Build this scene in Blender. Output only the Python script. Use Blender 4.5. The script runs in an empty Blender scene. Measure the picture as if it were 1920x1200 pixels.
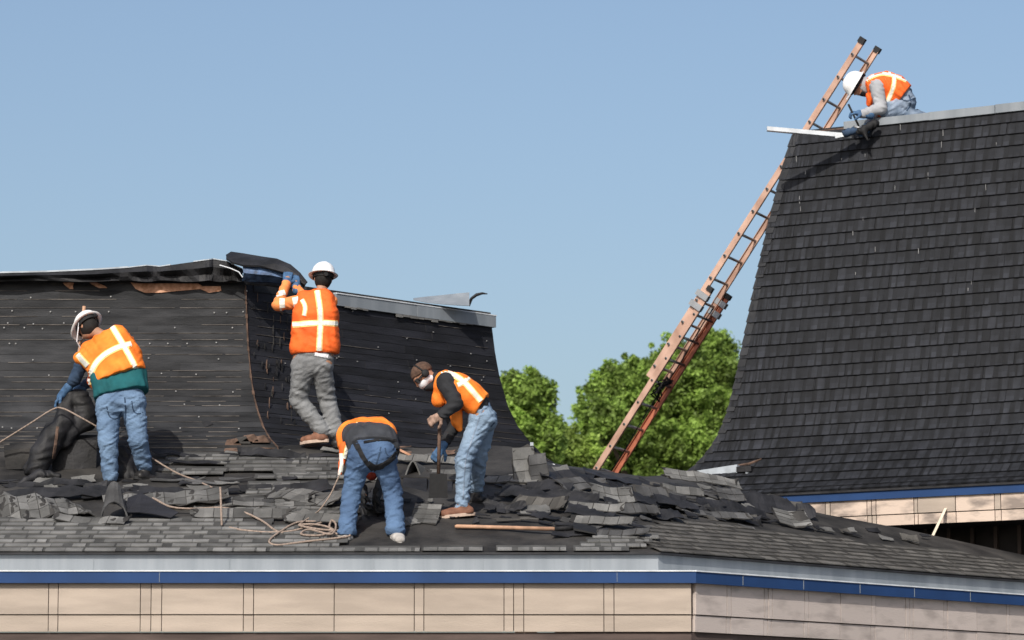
import bpy, math, random
import numpy as np
from mathutils import Vector, Matrix, Quaternion
from mathutils.bvhtree import BVHTree
random.seed(7); RNG = np.random.default_rng(7)
S = bpy.context.scene; COL = S.collection
# ------------------------------------------------------------------ camera, sky, sun
F = 6500.0; TH = math.atan(920/F); CT, ST = math.cos(TH), math.sin(TH); CZ = 1.6
cd = bpy.data.cameras.new('camera'); cam = bpy.data.objects.new('camera', cd); COL.objects.link(cam)
cam.location = (0, 0, CZ); cam.rotation_euler = (math.pi/2+TH, 0, 0)
cd.sensor_width = 36; cd.lens = 36*F/1920; cd.clip_end = 3000; cd.clip_start = 0.5
S.camera = cam
cd.dof.use_dof = True; cd.dof.focus_distance = 33.5; cd.dof.aperture_fstop = 2.8
SUN_AZ, SUN_EL = math.radians(18), math.radians(38)      # azimuth: to the left of straight behind the camera
sd = Vector((-math.sin(SUN_AZ)*math.cos(SUN_EL), -math.cos(SUN_AZ)*math.cos(SUN_EL), math.sin(SUN_EL)))
w = bpy.data.worlds.new('World'); S.world = w; w.use_nodes = True
nt = w.node_tree; bg = nt.nodes['Background']; sky = nt.nodes.new('ShaderNodeTexSky')
sky.sky_type = 'NISHITA'; sky.sun_disc = False; sky.sun_elevation = SUN_EL
sky.sun_rotation = math.atan2(sd.x, sd.y); sky.air_density = 1.0; sky.dust_density = 3.0; sky.ozone_density = 1.6
nt.links.new(sky.outputs[0], bg.inputs[0]); bg.inputs[1].default_value = 0.136
sl = bpy.data.lights.new('sun', 'SUN'); sl.energy = 3.9; sl.angle = math.radians(0.5); sl.color = (1, .95, .87)
so = bpy.data.objects.new('sun', sl); COL.objects.link(so); so.location = (-20, -20, 30)
so.rotation_euler = (-sd).to_track_quat('-Z', 'Y').to_euler()
S.view_settings.view_transform = 'Standard'; S.view_settings.look = 'None'
S.view_settings.exposure = 0; S.view_settings.gamma = 1; S.view_settings.use_curve_mapping = False

# ------------------------------------------------------------------ measuring helpers (a photo pixel and a distance give a point)
def ray(px, py):
    x = (px-960)/F; y = (600-py)/F; k = CT-y*ST
    return x/k, (y*CT+ST)/k
def P(px, py, Y):
    a, b = ray(px, py); return Vector((a*Y, Y, CZ+b*Y))
# ------------------------------------------------------------------ materials
MATS = {}
def mat(name, col, rough=.8, var=.25, scale=8, bump=0., bscale=60, tone=0., stretch=None, col2=None, spec=.3, metal=0., fine=0., orand=0., ramp=(.35,.65)):
    if name in MATS: return MATS[name]
    m = bpy.data.materials.new(name); m.use_nodes = True; MATS[name] = m
    n = m.node_tree.nodes; l = m.node_tree.links; b = n['Principled BSDF']
    b.inputs['Roughness'].default_value = rough; b.inputs['Specular IOR Level'].default_value = spec; b.inputs['Metallic'].default_value = metal
    g = n.new('ShaderNodeNewGeometry'); mp = n.new('ShaderNodeMapping'); l.new(g.outputs['Position'], mp.inputs[0])
    if stretch: mp.inputs['Scale'].default_value = stretch
    nz = n.new('ShaderNodeTexNoise'); nz.inputs['Scale'].default_value = scale; nz.inputs['Detail'].default_value = 5
    l.new(mp.outputs[0], nz.inputs[0])
    mr = n.new('ShaderNodeMapRange'); mr.inputs[1].default_value = ramp[0]; mr.inputs[2].default_value = ramp[1]; l.new(nz.outputs[0], mr.inputs[0])
    mx = n.new('ShaderNodeMix'); mx.data_type = 'RGBA'; l.new(mr.outputs[0], mx.inputs[0])
    c1 = Vector(col)*(1-var); c2 = Vector(col2) if col2 else Vector(col)*(1+var)
    mx.inputs[6].default_value = (*c1, 1); mx.inputs[7].default_value = (*c2, 1)
    out = mx.outputs[2]
    def mul(out, val_socket, lo, hi):
        r = n.new('ShaderNodeMapRange'); l.new(val_socket, r.inputs[0]); r.inputs[3].default_value = lo; r.inputs[4].default_value = hi
        v = n.new('ShaderNodeVectorMath'); v.operation = 'SCALE'; l.new(out, v.inputs[0]); l.new(r.outputs[0], v.inputs[3]); return v.outputs[0]
    if fine:
        f = n.new('ShaderNodeTexNoise'); f.inputs['Scale'].default_value = 140; f.inputs['Detail'].default_value = 2; l.new(g.outputs['Position'], f.inputs[0]); out = mul(out, f.outputs[0], 1-fine, 1+fine)
    if tone:
        a = n.new('ShaderNodeAttribute'); a.attribute_name = 'tone'; out = mul(out, a.outputs['Fac'], 1-tone, 1+tone)
    if orand:
        a = n.new('ShaderNodeObjectInfo'); out = mul(out, a.outputs['Random'], 1-orand, 1+orand)
    l.new(out, b.inputs['Base Color'])
    if bump:
        bz = n.new('ShaderNodeTexNoise'); bz.inputs['Scale'].default_value = bscale; bz.inputs['Detail'].default_value = 4; l.new(mp.outputs[0], bz.inputs[0])
        bp = n.new('ShaderNodeBump'); bp.inputs['Strength'].default_value = bump; bp.inputs['Distance'].default_value = .01 if bscale != 26 and bscale != 17 else .03; l.new(bz.outputs[0], bp.inputs['Height']); l.new(bp.outputs[0], b.inputs['Normal'])
    return m
M_GREY2 = mat('dark_grey_shingle', (.062,.062,.063), .9, .3, 5, .5, 220, tone=.45, fine=.3, orand=.25)
M_GREY = mat('shingle_grey', (.122,.121,.117), .9, .25, 5, .5, 220, tone=.6, fine=.3, orand=.16)
M_BROWN = mat('shingle_brown_grey', (.074,.070,.064), .9, .25, 5, .5, 220, tone=.6, fine=.35, orand=.12)
M_TOWER = mat('shingle_charcoal', (.0165,.018,.0225), .7, .34, 1.6, .4, 220, tone=.62, fine=.25, orand=.05, stretch=(6,6,.9))
M_LAP = mat('dusty_lap_edge', (.12,.108,.098), .9, .6, 6)
M_CAP = mat('shingle_cap', (.032,.033,.036), .85, .2, 4, .4, 200, fine=.3, orand=.15)
M_FELT = mat('roofing_felt', (.026,.025,.025), .75, .5, 2.6, .6, 25, fine=.35, col2=(.05,.047,.044))
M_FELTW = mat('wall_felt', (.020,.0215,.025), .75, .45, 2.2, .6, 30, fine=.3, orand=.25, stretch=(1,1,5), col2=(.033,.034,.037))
M_FELTD = mat('wall_felt_shaded_side', (.010,.0105,.014), .75, .4, 2.2, .5, 30, fine=.3, orand=.45, stretch=(1,1,5))  # darker copy of wall_felt, the receding front's shade put into its colour
M_BLACK = mat('black_felt', (.013,.013,.015), .65, .6, 5, .5, 30, spec=.4)
M_BLUEFELT = mat('blue_black_membrane', (.07,.12,.225), .5, .6, 11, .6, 30)
M_METAL = mat('galvanized_metal', (.20,.225,.25), .55, .08, 1.6, .1, 40, stretch=(4,4,.25), spec=.4, col2=(.245,.27,.295), fine=.06)
M_METALM = mat('pale_galvanized', (.36,.40,.44), .45, .15, 9, .2, 40, spec=.6)
M_METALW = mat('bright_metal', (.62,.65,.68), .38, .12, 8, .1, 40, spec=.6)
M_BLUE = mat('blue_fascia_paint', (.017,.048,.138), .6, .12, 2, .05, 60, spec=.2)
M_BEIGE = mat('beige_panel', (.39,.327,.272), .8, .10, 1.7, .25, 30, stretch=(1,1,6), fine=.05, orand=.04)
M_BEIGEW = mat('worn_beige_panel', (.40,.33,.285), .85, .35, 2.8, .3, 30, stretch=(1,1,2.5), col2=(.58,.47,.39), ramp=(.38,.54), orand=.08)
M_BEIGE2 = mat('dusty_beige_panel', (.42,.365,.335), .85, .16, 3.2, .25, 30, stretch=(1,1,3), orand=.05, ramp=(.3,.5))
M_TRIM = mat('brown_trim_paint', (.085,.062,.055), .8, .25, 2, .2, 40, stretch=(1,1,6))
M_GROOVE = mat('groove_backing_board', (.20,.155,.13), .85, .2, 3)  # brown backing board seen through the panel grooves
M_DARK = mat('dark_brown_wall', (.055,.042,.037), .85, .2, 3, .2, 40)
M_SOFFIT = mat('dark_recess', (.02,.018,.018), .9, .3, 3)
M_WOOD = mat('raw_plywood', (.46,.22,.12), .85, .3, 20, .2, 60, col2=(.58,.33,.22))
M_WOODD = mat('old_wood', (.11,.07,.052), .85, .4, 14, .3, 60)
M_STICK = mat('pale_wood', (.68,.60,.47), .7, .08, 10)
M_HANDLE = mat('shovel_handle_wood', (.42,.25,.16), .6, .2, 12)
M_ROPE = mat('tan_rope', (.29,.225,.185), .9, .25, 60, .6, 200)
M_NAIL = mat('nail_metal', (.28,.28,.28), .5, .1, 5)
M_FG = mat('ladder_fibreglass', (.41,.245,.18), .5, .2, 4, .05, 60, fine=.12, col2=(.53,.35,.27))
M_FGR = mat('ladder_fibreglass_red', (.36,.12,.07), .5, .2, 8, fine=.1)
M_ALU = mat('aluminium', (.30,.31,.32), .45, .1, 8, spec=.6, metal=.4)
M_RUB = mat('black_rubber', (.015,.015,.016), .6, .1, 8)
M_ORANGE = mat('vest_orange', (.90,.19,.018), .75, .16, 5, .32, 17, col2=(.96,.27,.035))
M_ORANGE2 = mat('vest_orange_red', (.82,.13,.02), .75, .18, 5, .32, 17)
M_STRIPE = mat('reflective_stripe', (.70,.69,.62), .5, .08, 40, .1, 200)
M_YEL = mat('stripe_border', (.88,.62,.22), .6, .08, 40)
M_JEAN = mat('denim_blue', (.115,.185,.30), .9, .22, 3, .4, 26, col2=(.17,.26,.39), fine=.1)
M_JEAN3 = mat('denim_dark_blue', (.068,.12,.225), .9, .22, 3, .4, 26, col2=(.10,.17,.29), fine=.1)
M_JEANL = mat('denim_light', (.165,.235,.335), .9, .12, 3, .4, 26, col2=(.24,.33,.44), fine=.1)
M_JEANW = mat('denim_worn', (.14,.20,.29), .9, .3, 6, .4, 26, col2=(.27,.33,.42), fine=.12)
M_GREYP = mat('grey_trousers', (.19,.195,.20), .9, .2, 7, .4, 26, fine=.08)
M_TEAL = mat('teal_shirt', (.008,.085,.095), .85, .2, 8)
M_NAVY = mat('navy_shirt', (.03,.055,.10), .85, .3, 10)
M_SHB = mat('black_shirt', (.022,.023,.026), .85, .3, 8)
M_SHG = mat('grey_sweatshirt', (.33,.34,.36), .9, .12, 9)
M_SHC = mat('charcoal_shirt', (.04,.043,.05), .85, .25, 8)
M_SHO = mat('orange_sleeve', (.80,.26,.08), .8, .12, 9)
M_SKIN = mat('skin', (.36,.19,.12), .55, .1, 15)
M_HAIR = mat('hair', (.012,.010,.009), .8, .3, 40)
M_GLB = mat('blue_glove', (.05,.11,.21), .7, .25, 30)
M_GLT = mat('tan_glove', (.26,.17,.13), .85, .35, 25)
M_HELM = mat('white_plastic', (.80,.80,.80), .35, .02, 5, spec=.5)
M_CAPB = mat('brown_knit', (.085,.05,.035), .9, .3, 30)
M_BRN = mat('brown_leather', (.19,.088,.055), .75, .25, 20)
M_SOLE = mat('tan_sole', (.46,.35,.28), .8, .15, 20)
M_BOOTB = mat('black_leather', (.02,.019,.019), .45, .2, 20)
M_SHOEG = mat('grey_shoe', (.38,.36,.34), .8, .25, 20)
M_WHITE = mat('white_cloth', (.70,.71,.74), .8, .06, 12)
M_RED = mat('dark_red_cloth', (.33,.045,.025), .8, .2, 15)
M_STRAP = mat('black_strap', (.012,.012,.013), .7, .2, 30)
M_TRUNK = mat('tree_bark', (.09,.065,.045), .9, .3, 12, .6, 30)
def leafmat(name, c):
    m = mat(name, c, .55, .3, 1.4, tone=.5, spec=.25)
    n = m.node_tree.nodes; l = m.node_tree.links; b = n['Principled BSDF']; o = [x for x in n if x.type=='OUTPUT_MATERIAL'][0]
    t = n.new('ShaderNodeBsdfTranslucent'); s = n.new('ShaderNodeMixShader'); s.inputs[0].default_value = .35
    l.new(b.inputs['Base Color'].links[0].from_socket, t.inputs[0]); l.new(b.outputs[0], s.inputs[1]); l.new(t.outputs[0], s.inputs[2]); l.new(s.outputs[0], o.inputs[0]); return m
M_LEAF = leafmat('leaf_green', (.19,.285,.058)); M_LEAF2 = leafmat('leaf_yellow_green', (.235,.33,.068))
M_ASPH = mat('asphalt', (.05,.05,.05), .9, .2, 1, .3, 60)
M_CONC = mat('concrete', (.30,.29,.27), .9, .15, 1, .2, 60)

# ------------------------------------------------------------------ object helpers
WLOC = {}
def wl(o): return WLOC.get(o.name, Vector((0,0,0))) if o else Vector((0,0,0))
def tag(o, label=None, cat=None, group=None, kind=None):
    if label: o['label'] = label
    if cat: o['category'] = cat
    if group: o['group'] = group
    if kind: o['kind'] = kind
    return o
def thing(name, loc, label, cat, group=None):
    o = bpy.data.objects.new(name, None); COL.objects.link(o); o.location = loc; o.empty_display_size = .2
    WLOC[o.name] = Vector(loc); return tag(o, label, cat, group)
class MB:
    def __init__(s): s.v = []; s.f = []; s.t = []
    def add(s, vs, fs, tone=.5):
        k = len(s.v); s.v += [tuple(x) for x in vs]; s.f += [tuple(i+k for i in f) for f in fs]; s.t += [tone]*len(fs)
    def box(s, c, a, b, d, tone=.5):     # centre and three half-axis vectors
        c, a, b, d = map(Vector, (c, a, b, d)); vs = [c+a*i+b*j+d*k for i in (-1,1) for j in (-1,1) for k in (-1,1)]
        s.add(vs, [(0,1,3,2),(4,6,7,5),(0,4,5,1),(2,3,7,6),(0,2,6,4),(1,5,7,3)], tone)
    def hexa(s, b4, t4, tone=.5):
        s.add(list(b4)+list(t4), [(3,2,1,0),(4,5,6,7),(0,1,5,4),(1,2,6,5),(2,3,7,6),(3,0,4,7)], tone)
    def tube(s, pts, r, n=8, tone=.5, caps=True):
        pts = [Vector(p) for p in pts]; rr = r if isinstance(r, (list, tuple)) else [r]*len(pts); vs = []; fs = []
        up = Vector((0,0,1))
        for i, p in enumerate(pts):
            d = (pts[min(i+1, len(pts)-1)]-pts[max(i-1, 0)]).normalized()
            a = d.cross(up)
            if a.length < .05: a = d.cross(Vector((1,0,0)))
            a.normalize(); b = d.cross(a)
            for k in range(n):
                t = 2*math.pi*k/n; vs.append(p+(a*math.cos(t)+b*math.sin(t))*rr[i])
        for i in range(len(pts)-1):
            for k in range(n): fs.append((i*n+k, i*n+(k+1)%n, (i+1)*n+(k+1)%n, (i+1)*n+k))
        if caps: fs.append(tuple(range(n))[::-1]); fs.append(tuple((len(pts)-1)*n+k for k in range(n)))
        s.add(vs, fs, tone)
    def mesh(s, name, origin=None):
        me = bpy.data.meshes.new(name); o = Vector(origin) if origin is not None else Vector((0,0,0))
        me.from_pydata([tuple(Vector(v)-o) for v in s.v], [], s.f); at = me.attributes.new('tone', 'FLOAT', 'FACE'); at.data.foreach_set('value', s.t)
        me.update(); return me
    def build(s, name, m, parent=None, smooth=False, origin=None):
        a = np.array(s.v); lo, hi = a.min(0), a.max(0)
        if origin is None: origin = Vector(((lo[0]+hi[0])/2, (lo[1]+hi[1])/2, lo[2]))
        return link(name, s.mesh(name, origin), m, parent, origin, smooth)
def link(name, me, m, parent, origin, smooth=False, rot=None):
    if m and not me.materials: me.materials.append(m)
    if smooth: me.polygons.foreach_set('use_smooth', [True]*len(me.polygons))
    o = bpy.data.objects.new(name, me); COL.objects.link(o)
    if parent: o.parent = parent
    o.location = Vector(origin)-wl(parent); WLOC[o.name] = Vector(origin)
    if rot is not None: o.rotation_mode = 'QUATERNION'; o.rotation_quaternion = rot
    return o
def npmesh(name, V, Fq, m, parent=None, smooth=True, tone=None):
    V = np.asarray(V, float); Fq = np.asarray(Fq, np.int32)
    lo, hi = V.min(0), V.max(0); org = np.array([(lo[0]+hi[0])/2, (lo[1]+hi[1])/2, lo[2]])
    me = bpy.data.meshes.new(name); me.vertices.add(len(V)); me.vertices.foreach_set('co', (V-org).ravel())
    k = Fq.shape[1]; me.loops.add(len(Fq)*k); me.loops.foreach_set('vertex_index', Fq.ravel())
    me.polygons.add(len(Fq)); me.polygons.foreach_set('loop_start', np.arange(len(Fq))*k)
    if tone is not None: at = me.attributes.new('tone', 'FLOAT', 'FACE'); at.data.foreach_set('value', tone)
    me.update(calc_edges=True); me.validate()
    return link(name, me, m, parent, Vector(org), smooth)
def basis_quat(x, y, z):
    return Matrix(((x.x,y.x,z.x),(x.y,y.y,z.y),(x.z,y.z,z.z))).to_quaternion()
def lerp(a, b, t): return a+(b-a)*t

# ------------------------------------------------------------------ setting: ground, road
g = MB(); g.add([(-900,-300,0),(900,-300,0),(900,1500,0),(-900,1500,0)], [(0,1,2,3)]); tag(g.build('ground', M_CONC), kind='structure')
g = MB(); g.add([(-300,-60,.004),(300,-60,.004),(300,28,.004),(-300,28,.004)], [(0,1,2,3)]); tag(g.build('parking_lot', M_ASPH), kind='structure')

# ------------------------------------------------------------------ the lower building
Y0 = 31.0
XC = P(1237, 1035, Y0).x; ZE = P(1237, 1035, Y0).z          # eave corner and eave height
SL = .40; Q = math.sqrt(.5)
U2 = Vector((Q, Q, 0)); V2 = Vector((-Q, Q, 0))             # second front: along the eave, inward
def in2(x, y): return (-(x-XC)+(y-Y0))*Q
def roofz(x, y): return ZE+SL*min(y-Y0, in2(x, y))
def R1(px, py):
    a, b = ray(px, py); Y = (ZE-CZ-SL*Y0)/(b-SL); return Vector((a*Y, Y, CZ+b*Y))
def R2(px, py):
    a, b = ray(px, py); Y = (ZE-CZ+SL*Q*(XC-Y0))/(b-SL*Q*(1-a)); return Vector((a*Y, Y, CZ+b*Y))
def RF(px, py):
    p = R1(px, py); return p if p.y-Y0 <= in2(p.x, p.y) else R2(px, py)
def corner(d): return Vector((XC+d*math.tan(math.pi/8), Y0-d, 0))   # plan corner of the band set d outward
bld = thing('shop_building', (-2, 34, 0), 'low building with stripped dark mansard roof and blue fascia under the four workers', 'building')
XL = -7.6; T2 = 9.0     # left end, length of second front
# crest of second slope, then saddle behind it
crest_px = [(955,845),(1010,868),(1100,882),(1200,905),(1310,916),(1420,937),(1550,964),(1690,990),(1800,1014),(1920,1040),(2050,1072)]
crest = [R2(*c) for c in crest_px]
crest[0] = R1(940, 838)
rf = MB()
# first slope (grid to let it undulate a little)
def und(x, y): return .010*math.sin(x*3.1+y*1.7)+.008*math.sin(x*7.3-y*4.1)
N1 = 26; hipT = crest[0]
rows = []
yt = 3.22
for j in range(15):
    i_ = yt*j/14; xr = XC-i_*math.tan(math.pi/8) if True else 0
    row = []
    for k in range(61):
        x = lerp(XL, xr, k/60); y = Y0+i_; e = 0 if j in (0,) or k == 60 else und(x, y); row.append((x, y, ZE+SL*i_+e-.004))
    rows.append(row)
vs = [v for r in rows for v in r]; fs = [(j*61+k, j*61+k+1, (j+1)*61+k+1, (j+1)*61+k) for j in range(14) for k in range(60)]
rf.add(vs, fs)
# second slope between eave and crest
hip_top = Vector(rows[-1][-1]); n2 = len(crest)
e0 = Vector((XC, Y0, ZE-.004)); e_end = e0+U2*T2
top = [hip_top]+[c-Vector((0,0,.004)) for c in crest[1:]]
ts = [0]
for c in top[1:]: ts.append(max(ts[-1]+.05, (c-e0).dot(U2)))
ts = [t if k else 0 for k, t in enumerate(ts)]
vs = []; nn = len(top)
for j in range(9):
    for k in range(nn):
        a = e0+U2*ts[k]; b = top[k]; p = lerp(a, b, j/8)
        if 0 < j < 8 and k: p = p+Vector((0,0,und(p.x, p.y)*.7))
        vs.append(p)
rf.add(vs, [(j*nn+k, j*nn+k+1, (j+1)*nn+k+1, (j+1)*nn+k) for j in range(8) for k in range(nn-1)])
# saddle deck behind: from the slope tops back to the walls
back = [P(380,836,35.2), P(545,834,34.6), P(760,848,36.6), P(1000,864,37.4), P(1060,873,39.8), P(1110,879,40.7), P(1160,887,41.0), P(1215,894,41.0), P(1262,890,40.4), P(1300,893,39.6), P(1330,905,39.2), P(1350,925,38.8)]
front = [Vector(rows[-1][20]), Vector(rows[-1][38]), Vector(rows[-1][52]), top[0], top[1], lerp(top[1],top[2],.6), top[2], lerp(top[2],top[3],.5), top[3], lerp(top[3],top[4],.5), top[4], lerp(top[4],top[5],.3)]
vs = []; m_ = len(front)
for j in range(5): vs += [lerp(front[k], back[k], j/4) for k in range(m_)]
rf.add(vs, [(j*m_+k, j*m_+k+1, (j+1)*m_+k+1, (j+1)*m_+k) for j in range(4) for k in range(m_-1)])
rf.add([Vector(rows[-1][0]), Vector(rows[-1][20]), back[0], Vector((XL, 35.2, back[0].z))], [(0,1,2,3)])
# slope that falls away behind the crest on the right
vs = [c for c in top[3:]]+[c+V2*.9-Vector((0,0,.45)) for c in top[3:]]; k_ = len(top)-3
rf.add(vs, [(k, k+1, k_+k+1, k_+k) for k in range(k_-1)])
vs = [c+V2*.9-Vector((0,0,.45)) for c in top[3:]]+[Vector((c.x, c.y, 0))+V2*.9 for c in top[3:]]
rf.add(vs, [(k, k+1, k_+k+1, k_+k) for k in range(k_-1)])
roof = rf.build('roof_slope', M_FELT, bld, smooth=False)

# shingles ---------------------------------------------------------
def shingle_mesh(seed, L=1.0, E=.127, tk=.006, teeth=True, tt=(.004,.007), tw=(.10,.28), gp=(.006,.02,.05,.09), cov=.74, wear=False):
    r = random.Random(seed); b = MB()
    # x along, y upslope (0 = butt), z up; the butt edge is thick
    def slab(x0, x1, y0, y1, zb, zt0, zt1, tone):
        b.hexa([(x0,y0,zb),(x1,y0,zb),(x1,y1,0),(x0,y1,0)], [(x0,y0,zt0),(x1,y0,zt0),(x1,y1,zt1),(x0,y1,zt1)], tone)
    slab(.002, L-.002, 0, E+.03, .001, tk, .003, r.uniform(0,.2))
    x = r.uniform(0,.05)
    while x < L-.06:
        wv = r.uniform(*tw); tn_ = r.uniform(.25,.55); x1 = min(x+wv, L-.003)
        slab(x, x1, -.002+r.uniform(0,.002), E*cov, .001, tk+r.uniform(*tt), .0012+tk+(.003-tk)*(E*cov)/(E+.03), tn_ if wear else r.uniform(.45,1))
        ye_ = E*r.uniform(.35,.7)
        if wear: slab(x+.004, x1-.004, -.002, ye_, .001, tk+tt[1]+.0006, tk+(.0042-tk)*ye_/(E*cov)+tt[1]*.45, min(1, tn_+r.uniform(.1,.42)))
        x = x1+r.choice(gp)
    return b.mesh('shingle')
def make_set(m, n, seed, **k):
    out = []
    for i in range(n):
        me = shingle_mesh(seed+i, **k); me.materials.append(m); out.append(me)
    return out
M_MID = mat('shingle_mid_grey', (.100,.099,.096), .9, .25, 5, .5, 220, tone=.6, fine=.3, orand=.3)
SH_M = make_set(M_MID, 8, 210); SH_G = make_set(M_GREY, 8, 10); SH_B = make_set(M_BROWN, 8, 40); SH_T = make_set(M_TOWER, 10, 80, tk=.024, tt=(.002,.005), tw=(.045,.11), gp=(.004,.02,.04,.06), E=.143, cov=.97, wear=True)
def put_shingle(meshes, p, u, up, parent, jit=0., rr=random, sx=1., name='shingle'):
    n = u.cross(up).normalized(); up2 = n.cross(u).normalized()
    q = basis_quat(u, up2, n)
    if jit: q = q @ Quaternion((0,0,1), rr.uniform(-jit, jit)) @ Quaternion((1,0,0), rr.uniform(0, jit*.6))
    o = link(name, rr.choice(meshes), None, parent, p, False, q)
    if sx != 1.: o.scale = (sx, 1, 1)
    return o
R = random.Random(5)
EXP = .127; up1 = Vector((0, 1, SL)).normalized(); up2 = (V2+Vector((0,0,SL))).normalized()
def row_i(k): return -.02+k*EXP*math.cos(math.atan(SL))
# intact field along the front eave
ends = [790, 640, 655, 620, 600, 560, 520, 450, 300]
for k in range(8):
    i_ = row_i(k); y = Y0+i_; xe = R1(ends[k], 1000).x; x = XL+.4+R.uniform(0,.9)*0+(k%2)*.37
    while x < xe:
        L = min(1, xe-x)
        if L > .12: put_shingle(SH_G, Vector((x, y, ZE+SL*i_+.012)), Vector((1,0,0)), up1, roof, .004 if k < 6 else .015, R, L)
        x += 1.0
# loosened field higher up
for k in range(9, 25):
    i_ = row_i(k); y = Y0+i_; pyr = 1035-66*i_
    if k < 14: a, b_ = 405+R.uniform(-20,25), 700
    elif k < 19: a, b_ = 470+R.uniform(-20,20), 660
    elif k < 19: a, b_ = 430+R.uniform(-30,30), 745
    else: a, b_ = 292+R.uniform(-6,60), 660+R.uniform(-20,60)
    if k > 23: a, b_ = 310, 440
    xa, xb = (a-960)/F*y, (b_-960)/F*y; x = xa
    while x < xb-.1:
        L = min(R.choice([1, .7, .5]), xb-x)
        if R.random() < .88: put_shingle(SH_M, Vector((x, y, ZE+SL*i_+.012+R.uniform(0,.008))), Vector((1,0,0)), up1, roof, .022 if k > 18 else .035, R, L)
        x += L
# second slope
for k in range(9):
    i_ = row_i(k); t = i_*math.tan(math.pi/8)+(0 if k else .0); t0 = max(-i_*math.tan(math.pi/8), -10)
    t0 = -(-i_*math.tan(math.pi/8)); te = [7.6,7.6,7.2,6.9,6.6,5.2,4.6,3.4,2.2][k]
    t = t0+[0,0,0,0,.02,.2,.35,.6,1.0][k]-.0; first = True
    while t < te:
        L = (R.uniform(.4,1) if first else 1.0); first = False
        p = Vector((XC, Y0, ZE+.012+SL*i_))+U2*t+V2*i_
        put_shingle(SH_B, p, U2, up2, roof, .008, R, L); t += L
# starter strip along the bare front eave
for x0, x1 in ((790,905),(930,1062),(1075,1180)):
    xa, xb = (x0-960)/F*Y0, (x1-960)/F*Y0
    put_shingle(SH_G, Vector((xa, Y0-.02, ZE+.010)), Vector((1,0,0)), up1, roof, .004, R, xb-xa)
    if x0 > 1000:
        for k in (1,2,3): put_shingle(SH_G, Vector((xa+.06*k, Y0+row_i(k), ZE+.012+SL*row_i(k))), Vector((1,0,0)), up1, roof, .02, R, .6)

# metal curb, blue fascia, beige panels ----------------------------
def band(name, d, ztop, zbot, m, thick=.04, parent=bld, left=XL, t_end=T2, lip=None):
    c = corner(d); ci = corner(d-thick); b = MB()
    b.hexa([(left,c.y,zbot),(c.x,c.y,zbot),(ci.x,ci.y,zbot),(left,ci.y,zbot)], [(left,c.y,ztop),(c.x,c.y,ztop),(ci.x,ci.y,ztop),(left,ci.y,ztop)])
    b.hexa([c+Vector((0,0,zbot)), c+U2*t_end+Vector((0,0,zbot)), ci+U2*t_end+Vector((0,0,zbot)), ci+Vector((0,0,zbot))],
           [c+Vector((0,0,ztop)), c+U2*t_end+Vector((0,0,ztop)), ci+U2*t_end+Vector((0,0,ztop)), ci+Vector((0,0,ztop))])
    return b.build(name, m, parent)
zf = lambda py, d: P(600, py, Y0-d).z
# eave edge under the shingles
band('drip_edge', .015, ZE-.004, ZE-.022, M_BLACK, .3)
band('metal_curb', -.03, ZE-.023, zf(1073,-.03)-.05, M_METAL)
band('metal_lip', .70, zf(1069,.70), zf(1071.5,.70), M_METALW, .75)
zfb = zf(1093,.69)
band('blue_fascia', .69, zf(1071.5,.69)-.002, zfb, M_BLUE, .04)
band('fascia_soffit', .64-.001, zfb+.02, zfb+.006, M_DARK, .3)
# curb standing seams and fascia joints
for px in (175, 430, 700, 905, 1105):
    b = MB(); p = P(px, 1050, Y0+.03); b.box((p.x, p.y-.003, (ZE+zf(1073,-.03))/2-.02), (.004,0,0), (0,.003,0), (0,0,.07)); b.build('seam', M_METAL, bld)
for px in (299, 1157):
    b = MB(); p = P(px, 1082, Y0-.69); b.box((p.x, p.y-.002, (zfb+zf(1071.5,.69))/2), (.0018,0,0), (0,.002,0), (0,0,.042)); b.build('fascia_joint', M_METAL, bld)
for t in (.62, 1.45, 2.25, 3.05, 3.9):
    c = corner(.69)+U2*t; b = MB(); b.box((c.x, c.y, (zfb+zf(1071.5,.69))/2)+Vector((0,0,0)) if False else (c.x+.0015, c.y-.0015, (zfb+zf(1071.5,.69))/2), U2*.0022, V2*.002, (0,0,.042)); b.build('fascia_joint', M_METAL, bld)
zt, zm, zb = zf(1090,.60), zf(1153,.60), zf(1184.5,.60)
def panels(O, u, n, cuts, ztop, zmid, zbot, mats, parent, th=.02, gap=.007, R=random.Random(3)):
    for a, c in zip(cuts[:-1], cuts[1:]):
        for (z1, z0, dd) in ((ztop, zmid+.005, .012), (zmid-.005, zbot, 0)):
            pr = R.uniform(0,.004)+dd; b = MB(); s0, s1 = a+gap/2, c-gap/2
            if s1-s0 < .01: continue
            cpt = O+u*((s0+s1)/2)+n*(pr); cc = Vector((cpt.x, cpt.y, (z0+z1)/2))
            b.box(cc, u*((s1-s0)/2), n*th, (0,0,(z1-z0)/2)); b.build('panel', R.choice(mats), parent)
# plain front
dpl = .60; cB = corner(dpl); yb = cB.y
g1 = [-90,-60,-42,92,110,264,284,304,457,476,627,777,795,945,963,982,1132,1151]
cuts = [XL]+[P(x,1120,yb).x for x in g1]+[cB.x]
back_b = MB(); 
panels(Vector((0,yb,0)), Vector((1,0,0)), Vector((0,-1,0)), cuts, zt, zm, zb, [M_BEIGE], bld)
def onfacade(px, py, O, u):   # distance along a vertical plane through O
    a, _ = ray(px, py); return (a*O.y-O.x)/(u.x-a*u.y)
g2 = [1358,1366,1428,1435.4,1442.5,1503.4,1511.3,1570.8,1629,1636.5,1693,1700,1707,1764,1771,1826,1882,1888,1960,1967]
cuts2 = [0.02]+[onfacade(x,1140,cB,U2) for x in g2]+[T2]
panels(cB, U2, -V2, cuts2, zt, zm, zb, [M_BEIGE2], bld)
band('panel_backing', .585, zt-.01, zb+.01, M_GROOVE, .03)
band('trim_board', .595, zb-.006, zb-.16, M_TRIM, .5)
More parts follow.
